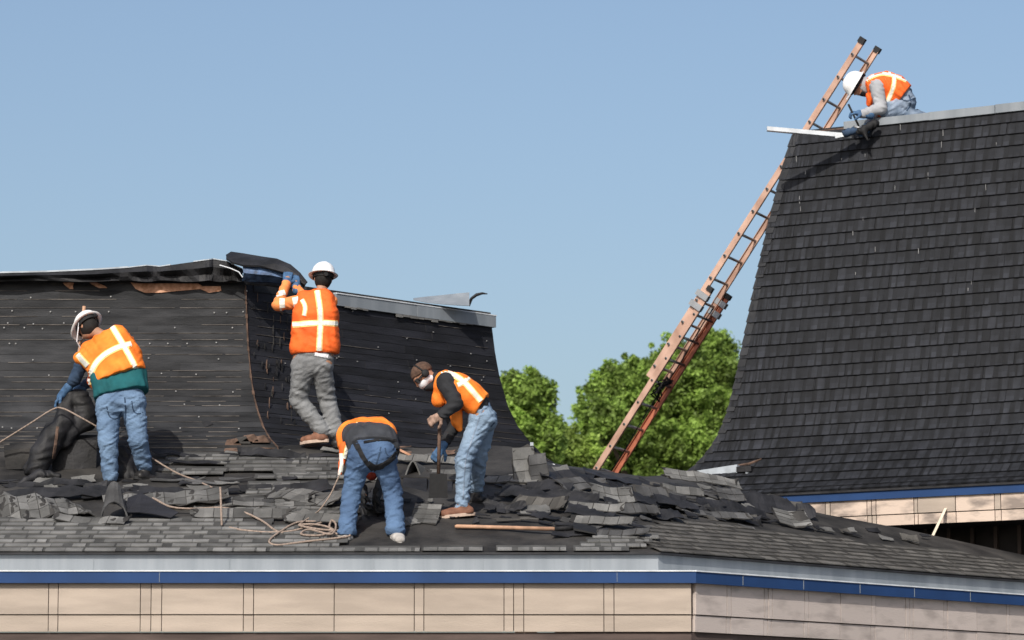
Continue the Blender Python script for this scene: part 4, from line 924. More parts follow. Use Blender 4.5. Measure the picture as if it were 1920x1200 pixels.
# ---- man kneeling on top of the tower
def person5():
    Yf = 38.62
    t = thing('person', P(1670,232,Yf), 'person in grey sweatshirt and white hard hat kneeling on top of the tall building', 'person', 'roofers in orange vests')
    p = lambda x, y, dy=0: P(x, y, Yf+dy)
    lv = [(p(1694,188,-.05),p(1694,188,.18),.105),(p(1690,172,-.06),p(1690,172,.18),.108),(p(1664,158,-.08),p(1664,158,.20),.115),(p(1642,158,-.10),p(1642,158,.22),.078)]
    neck = p(1626,158,.06); hc = p(1608,160,.06); up = Vector((-.80,-.1,.50)); fw = Vector((-.50,-.15,-.86))
    hl, kl, al = p(1693,190,-.05), p(1662,208,-.12), p(1724,217,-.03)
    hr, kr, ar = p(1694,192,.18), p(1668,210,.22), p(1728,218,.25)
    sl_, el_, wl_ = p(1644,163,-.15), p(1652,203,-.22), p(1618,214,-.28)
    sr_, er_, wr_ = p(1640,165,.24), p(1650,208,.12), p(1628,236,-.20)
    d1, d2 = Vector((-.85,-.1,.12)), Vector((-.7,-.4,-.4))
    body = surface('body', torso(lv,-.012)+head_prims(hc,up,fw)+[cap(neck,hc,.052)]+arm(sl_,el_,wl_,-.006)+arm(sr_,er_,wr_,-.006)+leg(hl,kl,al,e=-.012)+leg(hr,kr,ar,e=-.012)+hand_prims(wl_,d1,(0,.4,-1),1,.1,.5)+hand_prims(wr_,d2,(0,0,-1),1,.1,.5), .012, M_SKIN, t)
    face_bits(hc, up, fw, body); s_, f_, u_ = frame(up, fw); R3 = [list(s_), list(f_), list(u_)]
    surface('hood', [ell(hc-f_*.03-u_*.03, (.092,.095,.11), R3), cap(hc-u_*.09, neck, .075,.08)], .010, M_SHG, t, cuts=[(hc+f_*.045, f_)])
    surface('chin_cloth', [cap(hc-u_*.08+f_*.04, hc-u_*.14+f_*.02, .05,.045)], .010, M_STRAP, t)
    jl = [cap(hl,kl,.108,.090), cap(kl,al,.082,.062), cap(hr,kr,.108,.090), cap(kr,ar,.082,.062)]+torso([(p(1697,192,-.04),p(1697,192,.16),.118),(p(1693,180,-.05),p(1693,180,.16),.108)])
    je = surface('jeans', jl, .0095, M_JEANW, t, k=.022, folds=[(.009,.10,(.6,.2,1),31),(.006,.055,(-.7,.1,1),32)])
    tj = bvh(je); ribbon('side_seam', [(1704,178),(1710,195),(1700,208)], 2.2, tj, M_NAVY, je, .003); ribbon('pocket_seam', [(1690,186),(1700,192),(1714,184)], 2, tj, M_NAVY, je, .003)
    surface('sweatshirt', torso(lv[2:],.0)+arm(sl_,el_,wl_,.016,(.066,.052,.038))+arm(sr_,er_,mid(er_,wr_,.8),.014), .0095, M_SHG, t, k=.025, folds=[(.006,.06,(.5,0,1),38)])
    lvv = [(p(1689,176,-.06),p(1689,176,.17),.118),(p(1678,166,-.06),p(1678,166,.18),.120),(p(1662,160,-.06),p(1662,160,.18),.122),(p(1642,158,-.07),p(1642,158,.19),.086)]
    vest = surface('safety_vest', torso(lvv,.024)+[cap(p(1634,172,-.06),p(1630,195,-.02),.055,.035), cap(p(1634,172,.1),p(1630,195,.1),.055,.035), cap(p(1668,180,-.08),p(1654,213,-.10),.095,.045), cap(p(1668,180,.1),p(1654,213,.1),.095,.045)], .0095, M_ORANGE2, t, k=.03, cuts=[(p(1695,178,0), Vector((1,0,-.75)))], folds=[(.009,.09,(1,.3,.5),39),(.004,.04,(1,0,.4),3)])
    tv = bvh(vest); hi_vis([(1624,150),(1634,142),(1655,136),(1680,142),(1700,150)], 7, tv, vest); hi_vis([(1677,140),(1676,162),(1668,182),(1658,205)], 6, tv, vest)
    surface('glove', hand_prims(wl_,d1,(0,.4,-1),1,.9,1.15)+[cap(wl_-d1*.10,wl_+d1*.05,.047,.042)], .006, M_GLB, t, k=.012)
    surface('glove', hand_prims(wr_,d2,(0,0,-1),1,.7,1.15)+[cap(wr_-d2*.08,wr_+d2*.06,.044,.038)], .006, M_GLB, t, k=.012)
    hard_hat(hc+u_*.035, up, fw, t, sc=1.04)
    boot(p(1714,220,-.05), (1,.1,-.25), t, M_BRN, M_SOLE, .9, up=Vector((-.2,0,1))); boot(p(1720,218,.25), (1,.1,-.25), t, M_BRN, M_SOLE, .9, up=Vector((-.2,0,1)))
    s = thing('hammer', P(1620,240,Yf-.3), 'dark hammer in the raised glove of the worker on the tall building', 'hammer')
    b = MB(); g_ = wl_+d1*.075+Vector((0,-.01,-.02)); b.tube([g_+Vector((-.10,0,.12)), P(1610,236,Yf-.34)], .012, 8); b.build('handle', M_STRAP, s, True)
    b = MB(); q0 = P(1612,240,Yf-.34); b.tube([q0+Vector((-.06,0,.02)), q0+Vector((.07,0,-.03))], [.016,.02], 8); b.build('hammer_head', M_ALU, s, True)
    # roll of dark cloth and bag beside his hands
person5()

# ------------------------------------------------------------------ ladder
Lf = P(1104,880,40.4); 
Lt = P(1496,262.5,39.3); LD = (Lt-Lf).normalized(); LW = Vector((.235,.36,0)); LW = (LW-LD*LW.dot(LD)); LW = LW.normalized()*.46; LNn = LD.cross(LW).normalized()
Ltop_len = (P(1612,80,39.0)-Lf).length
# length along the ladder at which the photo height is reached
def lad_at(py):
    lo_, hi_ = 0, 9
    for _ in range(40):
        m_ = (lo_+hi_)/2; q = Lf+LD*m_; v = (CZ+ray(1500,py)[1]*q.y)
        if q.z < v: lo_ = m_
        else: hi_ = m_
    return lo_
lad = thing('extension_ladder', Lf, 'long faded orange extension ladder leaning against the corner of the tall shingled building', 'ladder')
sA, sB, sTop = lad_at(706), lad_at(548), lad_at(78)
def rail(o, s0, s1, m, w_, sgn, name='rail'):
    b = MB(); a, c = Lf+o+LD*s0, Lf+o+LD*s1; mm = (a+c)/2; hl = (s1-s0)/2; dep = LNn*.036
    wv = LW.normalized()
    b.box(mm, LD*hl, dep, wv*.003); b.box(mm+LNn*.035-wv*sgn*w_, LD*hl, LNn*.003, wv*w_); b.box(mm-LNn*.035-wv*sgn*w_, LD*hl, LNn*.003, wv*w_); return b.build(name, m, lad)
off = LNn*-.078
lo = LW*0
# fly section (upper)
for q, sg in ((0,-1),(1,1)):
    rail(LW*(q*.92+.04), sA, sTop, M_FG, .012, sg)
    b = MB(); b.box(Lf+LW*(q*.92+.04)+LD*(sTop+.02), LD*.035, LNn*.042, LW.normalized()*.02); b.build('rail_cap', M_RUB, lad)
# base section (lower), just behind the fly
for q, sg in ((0,-1),(1,1)):
    rail(LW*q+off, -.05, sB+.06, M_FG if q == 0 else M_FGR, .014, sg)
    b = MB(); b.box(Lf+LW*q+off+LD*(sB+.09), LD*.03, LNn*.04, LW.normalized()*.022); b.build('rail_cap', M_RUB, lad)
    b = MB(); b.box(Lf+LW*q+off+LD*(-.08), LD*.05, LNn*.05, LW.normalized()*.03); b.build('ladder_foot', M_RUB, lad)
st = (lad_at(83+19)-lad_at(243))/3.0
def rung(s, o, m=M_ALU):
    b = MB(); b.tube([Lf+o+LD*s-LW*.02, Lf+o+LD*s+LW*1.0], .016, 10); b.build('rung', m, lad, True)
    for q in (0,1):
        b = MB(); c = Lf+o+LD*s+LW*(q*.97)-LW.normalized()*.012; b.tube([c-LW.normalized()*.006, c+LW.normalized()*.002], .011, 10); b.build('rung_plate', M_RUB, lad)
s = sTop-.17
while s > sA: rung(s, Vector((0,0,0))); s -= .305
s = .07
while s < sB: rung(s, off); s += .305
for s_ in (sB-.02, sB-.16):
    for q in (0,1):
        b = MB(); b.box(Lf+LW*q+off*.5+LD*s_, LD*.035, LNn*.088, LW.normalized()*.028); b.build('guide_bracket', M_ALU, lad)
b = MB(); rp = [Lf+LW*.5+off+LD*s_+LNn*-.05+LW*.05*math.sin(s_*5) for s_ in np.linspace(.1, sB-.1, 22)]; b.tube(rp, .007, 6); b.build('pull_rope', M_STRAP, lad, True)
b = MB(); rp = [Lf+LW*(.45+.22*math.sin(k*1.7))+off+LD*(sA-.05+.05*math.sin(k*.9)*3)+LNn*(-.05+.04*math.cos(k*2.1)) for k in range(26)]; b.tube(rp, .010, 6); b.build('rope_bundle', M_STRAP, lad, True)

# ------------------------------------------------------------------ strip of flashing overhanging the tower end, metal in his hands
fl = MB(); a, c = P(1596,255,38.40), P(1438,240,38.22); n_ = (c-a).normalized(); sdv = Vector((0,1,0))*.05
for k in range(1):
    h = Vector((0,0,.035)); fl.hexa([a-h*.9-sdv, c-h-sdv, c-h*.9+sdv, a-h*.8+sdv], [a+h*.5-sdv, c+h*.3-sdv, c+h*.5+sdv, a+h*.7+sdv])
tag(fl.build('flashing_strip', M_METALW), 'long pale flashing strip jutting out left past the corner of the tall building', 'flashing')
fl = MB(); a, c = P(1566,255,38.33), P(1594,249,38.33); fl.hexa([a+Vector((0,-.02,-.03)), c+Vector((0,-.02,-.03)), c+Vector((0,.1,-.02)), a+Vector((0,.1,-.02))], [a+Vector((0,-.02,.015)), c+Vector((.03,-.02,.03)), c+Vector((.03,.1,.04)), a+Vector((0,.1,.02))])
tag(fl.build('bent_flashing', M_METALW), 'short bright bent piece of flashing at the kneeling worker\'s hands', 'flashing')
# tool bag / knee cloth
def blob(name, prims, m, label, cat, k=.03, folds=(), vox=.01, group=None, cuts=()):
    o = surface(name, prims, vox, m, None, k=k, folds=folds, cuts=cuts); return tag(o, label, cat, group)
blob('cloth_bundle', [cap(P(1586,250,38.32), P(1606,243,38.32), .045,.04), cap(P(1606,243,38.32), P(1622,244,38.3), .035,.04)], M_NAVY, 'dark blue cloth bundle beside the kneeling worker\'s gloves on the tower edge', 'cloth', folds=[(.008,.06,(1,0,.5),1)])
blob('tool_pouch', [cap(P(1612,246,38.25), P(1640,232,38.3), .04,.05), cap(P(1620,248,38.25), P(1628,262,38.22), .03,.012)], M_STRAP, 'black tool pouch hanging over the tower edge under the kneeling worker', 'pouch', folds=[(.008,.06,(1,0,.5),2)])
# pry bar with shadow reaching over the face
# ------------------------------------------------------------------ flap of membrane lifted by the standing worker
def sheetgrid(rows, th, up=None):
    b = MB(); nr_, nc = len(rows), len(rows[0]); vs = [v for r in rows for v in r]
    nrm = []
    for j in range(nr_):
        for k in range(nc):
            e1 = rows[j][min(k+1,nc-1)]-rows[j][max(k-1,0)]; e2 = rows[min(j+1,nr_-1)][k]-rows[max(j-1,0)][k]; nn = e1.cross(e2)
            nrm.append(nn.normalized() if nn.length > 1e-9 else Vector((0,0,1)))
    lo = [v-n*th for v, n in zip(vs, nrm)]; N = nr_*nc; q = [(j*nc+k, j*nc+k+1, (j+1)*nc+k+1, (j+1)*nc+k) for j in range(nr_-1) for k in range(nc-1)]
    fs = q+[tuple(i+N for i in f[::-1]) for f in q]
    rim = [k for k in range(nc)]+[j*nc+nc-1 for j in range(1,nr_)]+[(nr_-1)*nc+k for k in range(nc-2,-1,-1)]+[j*nc for j in range(nr_-2,0,-1)]
    fs += [(rim[i], rim[i-1], rim[i-1]+N, rim[i]+N) for i in range(len(rim))]
    b.add(list(vs)+lo, fs); return b
mem = thing('lifted_membrane', P(500,525,34.9), 'black roofing membrane with blue underside lifted at the wall top by the standing worker', 'roofing membrane')
top_e = [(425,481,35.1),(434,475,35.1),(455,478,35.0),(490,484,34.9),(520,488,34.75),(545,499,34.6),(562,514,34.5),(577,529,34.45)]
low_e = [(424,487,34.9),(437,495,34.75),(456,500,34.72),(488,501,34.66),(514,508,34.6),(538,514,34.5),(556,526,34.45),(571,538,34.5)]
rows_ = [[P(*q) for q in top_e], [P((a[0]+b_[0])/2, (a[1]+b_[1])/2-1, (a[2]+b_[2])/2-.02) for a, b_ in zip(top_e, low_e)], [P(*q) for q in low_e]]
sheetgrid(rows_, .02).build('top_sheet', M_BLACK, mem)
ua = [(455,497,34.78),(480,500,34.75),(505,503,34.7),(530,509,34.66),(556,522,34.6)]; ub_ = [(454,525,34.85),(480,526,34.85),(505,526,34.82),(528,529,34.8),(560,536,34.72)]
rows_ = [[P(*a) for a in ua], [P((a[0]+b_[0])/2+3, (a[1]+b_[1])/2, a[2]-.05) for a, b_ in zip(ua, ub_)], [P(*a) for a in ub_]]
sheetgrid(rows_, .015).build('underside_fold', M_BLUEFELT, mem)
b = MB(); b.tube([P(412,497,34.8), P(432,503,34.75), P(448,510,34.72), P(455,520,34.72)], .006, 6); b.build('metal_clip', M_METALW, mem)
rows_ = [[P(455,527,34.98), P(500,528,34.9), P(540,533,34.85), P(575,540,34.85)], [P(462,534,34.93), P(505,537,34.85), P(545,543,34.8), P(572,552,34.8)]]
sheetgrid(rows_, .02).build('torn_edge', M_BLACK, mem)
# curled galvanized scrap on top of the coping
rows_ = []
for f in (0,.35,.7,1):
    rows_.append([P(778+ (x-778), lerp(y0,y1,f), 37.2+.5*f*0-.25*f) for x, y0, y1 in ((775,560,563),(800,557,568),(830,554,571),(858,551,573),(880,549,574))])
sc_ = sheetgrid(rows_, .006); o = sc_.build('metal_scrap', M_METAL); tag(o, 'curled galvanized metal scrap standing up behind the coping of the stripped wall', 'metal scrap')
b = MB(); b.tube([P(878,573,37.1), P(884,560,37.08), P(893,553,37.1), P(904,550,37.1), P(914,551,37.1)], [.02,.018,.02,.014,.006], 6); tag(b.build('curled_strip', M_BLACK), 'dark curled strip at the right tip of the metal scrap', 'strip')

# ------------------------------------------------------------------ torn sheets lying on the slopes
def slope_frame(px, py):
    p = RF(px, py); on1 = p.y-Y0 <= in2(p.x, p.y); u = Vector((1,0,0)) if on1 else U2; v = up1 if on1 else up2
    return p, u, v, u.cross(v).normalized()
DR = random.Random(77)
def debris(px, py, L, W, yaw=0, tilt=0, amp=.02, lift=.0, nx=3, ny=1, m=M_MID, label=None, cat='torn shingle', group=None, roll=0, dz=.02, name='torn_shingle', seed=None, pieces=True, ph=None, curl=0, taper=0):
    curl = curl or random.Random(int(px*7+py*3)).choice([0,0,.02,-.02,.04,.06])*min(1, W*4); p, u, v, n = slope_frame(px, py); r = random.Random(seed if seed is not None else int(px*13+py*7)); ph = r.uniform(0,6) if ph is None else ph
    cy, sy = math.cos(math.radians(yaw)), math.sin(math.radians(yaw)); a = u*cy+v*sy; b_ = v*cy-u*sy
    tt = math.radians(tilt*.62); b2 = b_*math.cos(tt)+n*math.sin(tt); n2 = a.cross(b2).normalized()
    ro = math.radians(roll); a2 = a*math.cos(ro)+n2*math.sin(ro); n2 = a2.cross(b2).normalized()
    o = p+n*dz
    def pos(x, y, h): 
        z = amp*(math.sin(x*2*math.pi/max(L,.3)*(.6+.5*math.sin(ph*3))+ph+y*4)+.35*math.sin(x*23+ph*2+y*9))+lift*(x/L+.5)**2+curl*(y/W)**2
        return o+a2*x+b2*y+n2*(z+h)
    NX, NY = max(nx*3, 4), max(ny*2, 2)
    grid = [[pos(-L/2+L*k/NX*(1) , W*j/NY*(1-taper*k/NX)+taper*W*.5*k/NX, 0)+(n2*0) for k in range(NX+1)] for j in range(NY+1)]
    # ragged outline
    for j in range(NY+1):
        for k in (0, NX): grid[j][k] = grid[j][k]+a2*r.uniform(-.08,.05)*min(1,L*1.2)+n2*r.uniform(0,.03)*L
    for k in range(NX+1): grid[NY][k] = grid[NY][k]+b2*r.uniform(-.05,.05)*min(1,W*3); grid[0][k] = grid[0][k]+b2*r.uniform(-.035,.02)*min(1,W*4)
    base = sheetgrid(grid, .006)
    if not pieces or nx*ny < 2:
        o_ = base.build(name, m); tag(o_, label, cat, group); return o_
    root = base.build(name, M_FELT); tag(root, label, cat, group)
    for j in range(ny):
        for k in range(nx):
            pass
            g_ = .002+r.uniform(0,.003); sh = (j%2)*.0; x0, x1 = -L/2+L*k/nx+g_, -L/2+L*(k+1)/nx-g_; y0_, y1_ = W*j/ny+g_*.6, W*(j+1)/ny-g_*.6+.0; ex = r.uniform(.001,.006); bb = MB()
            for s_ in range(2):
                xa, xb = lerp(x0,x1,s_/2), lerp(x0,x1,(s_+1)/2)
                bb.hexa([pos(xa,y0_,-.001),pos(xb,y0_,-.001),pos(xb,y1_,-.001),pos(xa,y1_,-.001)], [pos(xa,y0_,.004+ex),pos(xb,y0_,.004+ex),pos(xb,y1_,.004),pos(xa,y1_,.004)], r.uniform(.3,.9))
            bb.build('shingle', m, root)
    return root
# large wavy sheets at the left
debris(112,972, 1.05,.42, 14, 12, .06, -.10, 6,3, label='wide wavy sheet of grey shingles peeled up over a dark gap at lower left', name='peeled_shingle_sheet', cat='shingle sheet', seed=3, ph=1.0)
debris(30,962, .55,.30, -8, 12, .05, .0, 3,2, label='rippled grey shingle sheet cut off by the left frame edge', name='peeled_shingle_sheet', cat='shingle sheet', seed=5, ph=2.2)
debris(165,985, .7,.12, -12, 30, .02, .0, 4,1, label='narrow loose shingle strip below the wavy sheet at lower left', cat='shingle strip', seed=6)
debris(330,958, 1.0,.26, 8, 20, .03, .06, 5,2, label='raised sheet of pale grey shingles under the tight rope, right of the arched piece', name='peeled_shingle_sheet', cat='shingle sheet', seed=8)
debris(475,955, 1.15,.24, 3, 14, .02, .02, 6,2, label='long grey shingle sheet lying behind the hanging rope end', name='peeled_shingle_sheet', cat='shingle sheet', seed=9)
debris(455,975, .9,.13, 0, 22, .008, .0, 5,1, label='straight pale shingle strip in front of the long sheet behind the hanging rope', cat='shingle strip', seed=10)
debris(560,948, .75,.30, -28, 14, .02, .05, 4,2, label='slanted shingle sheet left of the harnessed worker\'s legs', name='peeled_shingle_sheet', cat='shingle sheet', seed=12)
debris(575,935, .5,.18, 10, 16, .02, .05, 3,1, m=M_BLACK, pieces=False, label='black felt flap above the slanted sheet left of the harnessed worker', name='felt_flap', cat='felt', seed=13)
debris(600,985, .7,.14, -14, 20, .01, .02, 4,1, label='loose shingle strip just above the rope coil', cat='shingle strip', seed=14)
# arched piece standing by the left worker's boot
arch = []
for j, (w_, zf_) in enumerate(((1.0,0),(.78,.5),(.62,1.0))):
    row = []
    for k in range(9):
        f = k/8; ang = math.pi*f; x = 214+(-1 if 0 else 1)*(-27*math.cos(ang))*w_; y = 974-(34*math.sin(ang)+38*zf_)+abs(f-.5)*8*(1-zf_); row.append(P(x, y, R1(214,975).y-.10+.22*zf_+.0*f))
    arch.append(row)
o = sheetgrid(arch, .012).build('arched_shingle', M_GREY2); tag(o, 'arched grey shingle piece standing up at the left worker\'s boot', 'torn shingle')
rows_ = [[P(240,905+30,R1(240,975).y+.2), P(265,925,R1(240,975).y+.15), P(300,945,R1(300,975).y+.1), P(335,962,R1(330,975).y)], [P(238,962,R1(240,975).y-.05), P(262,962,R1(240,975).y-.05), P(292,966,R1(300,975).y-.05), P(320,972,R1(330,975).y-.05)]]
o = sheetgrid(rows_, .01).build('felt_flap', M_FELTD); tag(o, 'dark blue grey felt flap right of the arched shingle piece', 'felt')
# felt layers left
def felt_flap(px, py, L, W, yaw, tilt, amp, label, m=M_BLACK, seed=1, lift=0, group=None, cat='felt', dz=.02, curl=0):
    return debris(px, py, L, W, yaw, tilt, amp, lift, 4, 1, m, label, cat, group, 0, dz, 'felt_flap', seed, False, curl=curl)
felt_flap(80,938, 1.5,.18, 2, 18, .03, 'long black felt layer stretched across the far left above the wavy sheet', seed=31)
felt_flap(100,916, .9,.10, -5, 25, .04, 'narrow rumpled felt strip left of the left worker\'s feet', seed=32)
felt_flap(330,930, .9,.14, -6, 12, .03, 'flat black felt strip right of the left worker\'s rear boot', seed=33)
felt_flap(360,862, .8,.10, -10, 25, .04, 'curled black felt strip at the wall foot right of the left worker', seed=34)
felt_flap(430,872, 1.2,.08, 4, 18, .02, 'thin dark felt strip along the upper shingle patch', seed=35)
felt_flap(505,862, .7,.10, -8, 30, .03, 'felt scrap at the wall foot below the standing worker', seed=36)
b = debris(96,930,.12,.10,5,45,.0,0,1,1,M_GREY,'small square grey shingle tab at far left on black felt','torn shingle',seed=37)
# upright dark felt box edge behind the left worker
for k, (x0, y0, x1, y1, yb_) in enumerate(((8,838,70,834,880),(95,822,182,818,880))):
    Yq = 33.5; rows_ = [[P(x0,y0,Yq+.12), P((x0+x1)/2,(y0+y1)/2-2,Yq+.1), P(x1,y1,Yq+.12)], [P(x0,y0+8,Yq), P((x0+x1)/2,(y0+y1)/2+6,Yq-.02), P(x1,y1+8,Yq)], [P(x0+4,yb_,Yq), P((x0+x1)/2,yb_,Yq-.03), P(x1-2,yb_-2,Yq)]]
    o = sheetgrid(rows_, .015).build('folded_felt', M_BLACK if k else M_FELT); tag(o, ('folded black felt standing on edge behind the left worker\'s bundle','low folded felt edge at the far left frame edge')[1-k], 'felt')
# black felt bundle held by the left worker
Yw = R1(235,905).y
bundle = blob('felt_and_shade_bundle', [cap(P(128,742,Yw+.45),P(120,790,Yw+.4),.05,.10), cap(P(150,748,Yw+.5),P(160,780,Yw+.5),.10,.13), cap(P(120,790,Yw+.4),P(80,850,Yw+.3),.10,.13), cap(P(160,780,Yw+.5),P(120,830,Yw+.4),.12,.06), cap(P(80,850,Yw+.3),P(70,880,Yw+.25),.12,.10), cap(P(95,800,Yw+.35),P(52,880,Yw+.3),.04,.05)], M_BLACK, 'crumpled bundle of black felt hanging from the left worker\'s gloves', 'felt', folds=[(.016,.22,(1,.2,.2),1),(.008,.09,(.3,0,-1),2)], vox=.012)
bt = bvh(bundle); ribbon('torn_lining', [(108,800),(104,830),(100,860)], 5, bt, M_WOODD, bundle, .006); ribbon('lower_fold', [(150,820),(120,850),(105,870)], 3, bt, M_BLUEFELT, bundle, .006)
blob('felt_and_shade_bundle', [cap(P(40,905,Yw-.0),P(75,890,Yw+.1),.03,.05), cap(P(75,890,Yw+.1),P(110,893,Yw+.05),.05,.03)], M_BLACK, 'small crumpled black felt heap under the hanging bundle at left', 'felt', folds=[(.012,.08,(1,.2,.6),5)])
blob('felt_and_shade_bundle', [cap(P(228,848,Yw+.25),P(240,895,Yw+.2),.07,.10), cap(P(240,870,Yw+.25),P(262,850,Yw+.3),.06,.03)], M_BLACK, 'dark felt hanging between the left worker\'s legs', 'felt', folds=[(.012,.08,(1,.2,.6),6)])  # black lump added where the worker's shadow falls between the legs
# heap of felt between the harnessed worker's legs
Y3 = R1(700,985).y
blob('felt_and_shade_bundle', [cap(P(680,985,Y3+.25),P(720,985,Y3+.25),.09,.08), cap(P(685,960,Y3+.3),P(715,955,Y3+.3),.06,.05)], M_BLACK, 'dark crumpled felt heap between the harnessed worker\'s boots', 'felt', folds=[(.014,.09,(1,.2,.6),7)])
# curled felt and lifted deck in the middle
Yc = R1(850,930).y
debris(700,905,.18,.20,20,60,.0,.0,2,1, label='grey shingle tab standing between the harnessed worker\'s legs', seed=41)
debris(705,940,.22,.14,-30,50,.0,.0,2,1, label='tilted shingle scrap lower between the harnessed worker\'s legs', seed=42)
debris(793,985,.26,.34,-8,12,.0,.0,1,4, label='pale four row shingle piece lying flat right of the harnessed worker', seed=43)
debris(770,988,.22,.16,30,20,.0,.0,2,1, label='small broken shingle piece touching the pale four row piece', seed=44)
arch = []
for j in range(5):
    row = []
    for k in range(9):
        ang = math.pi*(k/8); row.append(P(757+ (k/8)*34-17+17, 897-34*math.sin(ang)*(1-.1*j), Yc+.55+.10*j))
    arch.append([q+Vector((.03*j,0,0)) for q in row])
o = sheetgrid(arch, .015).build('curled_shingle', M_GREY); tag(o, 'curled shingle forming a small open arch right of the harnessed worker', 'torn shingle')
# raised deck flap with dark gap beneath it
rows_ = [[P(752,893,Yc+.5), P(800,895,Yc+.45), P(850,900,Yc+.45), P(905,905,Yc+.5), P(945,905,Yc+.6)], [P(757,876,Yc+.9), P(800,872,Yc+.95), P(850,868,Yc+1.0), P(905,876,Yc+1.0), P(950,885,Yc+1.0)]]
o = sheetgrid(rows_, .02).build('lifted_felt', M_FELT); tag(o, 'lifted felt layer above the dark gap behind the masked worker', 'felt')
bx = MB(); bx.hexa([P(754,938,Yc+.02), P(800,938,Yc), P(806,938,Yc+.25), P(757,938,Yc+.25)], [P(756,897,Yc+.42), P(800,898,Yc+.40), P(803,896,Yc+.5), P(757,895,Yc+.5)]); tag(bx.build('shade_block', M_BLACK), 'black block standing in for the shaded pit below the small open arch', 'felt')  # black blocks from here on: the pit's shade built as dark solids
bx = MB(); bx.hexa([P(802,936,Yc), P(848,940,Yc), P(848,938,Yc+.25), P(806,936,Yc+.25)], [P(803,900,Yc+.40), P(848,904,Yc+.38), P(850,902,Yc+.5), P(803,898,Yc+.5)]); tag(bx.build('shade_block', M_BLACK), 'black block standing in for the shaded pit behind the upright shovel', 'felt')
bx = MB(); bx.hexa([P(900,944,Yc), P(946,934,Yc+.1), P(946,930,Yc+.3), P(900,938,Yc+.25)], [P(903,905,Yc+.40), P(922,905,Yc+.45), P(922,902,Yc+.55), P(903,902,Yc+.5)]); tag(bx.build('shade_block', M_BLACK), 'black felt fold right of the masked worker\'s rear boot', 'felt')  # stands for the worker's shadow beside the boot
debris(800,872,.6,.10,-14,30,.01,.0,4,1, label='slanted shingle strip behind the small open arch', seed=45, cat='shingle strip')
debris(845,893,.42,.10,-4,30,.01,.0,3,1, label='loose shingle strip behind the upright shovel', seed=46, cat='shingle strip')
bx = MB(); p_ = P(757,848,Yc+1.1); bx.box(p_, Vector((.09,0,-.045)), Vector((0,.05,0)), Vector((.0,0,.012))); tag(bx.build('wood_scrap', M_WOOD), 'small reddish broken board at the wall foot right of the harnessed worker', 'wood scrap')
# big pieces on the right slope (each measured)
big = [
 (985,905,.21,.42,8,88,'upright long shingle piece leaning at the foot of the stripped wall',1,3,M_GREY),
 (1014,908,.17,.36,14,78,'second upright shingle piece leaning just right of the first one',1,3,M_GREY),
 (955,905,.55,.14,-18,24,'pale shingle strip sloping below the two upright pieces',4,1,M_GREY),
 (1085,918,.38,.22,8,25,'broken shingle square below the foot of the ladder',2,2,M_GREY),
 (1058,888,.18,.14,0,35,'small grey shingle tab just left of the ladder foot',1,1,M_GREY),
 (1105,905,.30,.14,-38,30,'narrow slanted shingle under the ladder foot',2,1,M_GREY),
 (1150,938,.42,.26,-26,24,'torn wide shingle piece lying centre right below the ladder',3,2,M_GREY),
 (1222,935,.34,.18,-16,26,'pale shingle piece lying right of the torn wide one',2,1,M_GREY),
 (1320,905,.85,.20,-24,18,'long grey shingle sheet lying by the galvanized trough',5,2,M_GREY),
 (1372,940,.30,.26,-18,32,'shingle flap at the right end of the long sheet by the trough',3,2,M_GREY),
 (1280,925,.42,.14,-32,25,'narrow shingle strip between the trough and the fallen pieces',3,1,M_GREY),
 (1340,968,.85,.14,-16,22,'long thin shingle strip low on the right slope',5,1,M_GREY),
 (1110,957,.60,.12,-12,20,'pale thin shingle strip in the middle of the debris',4,1,M_GREY),
 (1190,962,.55,.14,-14,24,'pale ragged shingle strip above the brown shingles',4,1,M_GREY),
 (1130,985,.55,.12,-16,20,'shingle strip sloping down to the right of the lying shovel',4,1,M_GREY),
 (1165,1003,.50,.12,-12,16,'lower shingle strip right of the lying shovel blade',4,1,M_GREY),
 (1490,985,.36,.30,-22,26,'fan of four pale shingles near the blue eave on the right',1,4,M_GREY),
 (1475,955,.36,.20,-28,24,'brown grey shingle scrap under the blue eave end',2,1,M_BROWN),
 (1010,952,.50,.22,-20,14,'dark shingle sheet lying right of the masked worker',3,1,M_BROWN),
]
for k, (x, y, L, W_, yw, tl, lab, nx_, ny_, mm) in enumerate(big):
    debris(x, y+6, L, W_*.85, yw, tl, .013, .035, nx_, ny_, (M_GREY2 if (mm is M_GREY and k%2 == 1) else mm), lab, seed=100+k, name='torn_shingle', cat='shingle sheet' if nx_*ny_ > 3 else 'torn shingle')
for k, (x, y, L, W_, yw, tl, lab) in enumerate([
 (1075,905,.7,.30,-12,12,'dark blue black felt sheet below the ladder foot'), (1180,905,.8,.30,-8,8,'black felt sheet under the saddle between the two roofs'), (1235,945,.9,.34,-18,10,'wide dark felt sheet in the middle of the right slope'),
 (1430,955,.8,.34,-28,12,'black felt sheet hanging by the blue eave end'), (1290,955,.6,.16,-16,24,'dark felt strip right of the wide felt sheet'), (1510,968,.3,.2,-10,40,'small black torn felt point near the right eave'), (1155,955,.4,.10,-10,40,'short black curled felt in the middle of the debris'),
 (1090,1000,.5,.12,10,26,'black felt scrap around the lying shovel blade'), (1390,975,.6,.16,-14,26,'curled dark felt strip above the brown shingles'), (1050,935,.7,.14,-12,20,'dark felt strip below the broken square'), (945,955,.4,.10,-20,25,'dark felt scrap behind the lying shovel handle')]):
    felt_flap(x, y+5, L, W_, yw, tl, .025, lab, seed=140+k, m=M_BLACK)
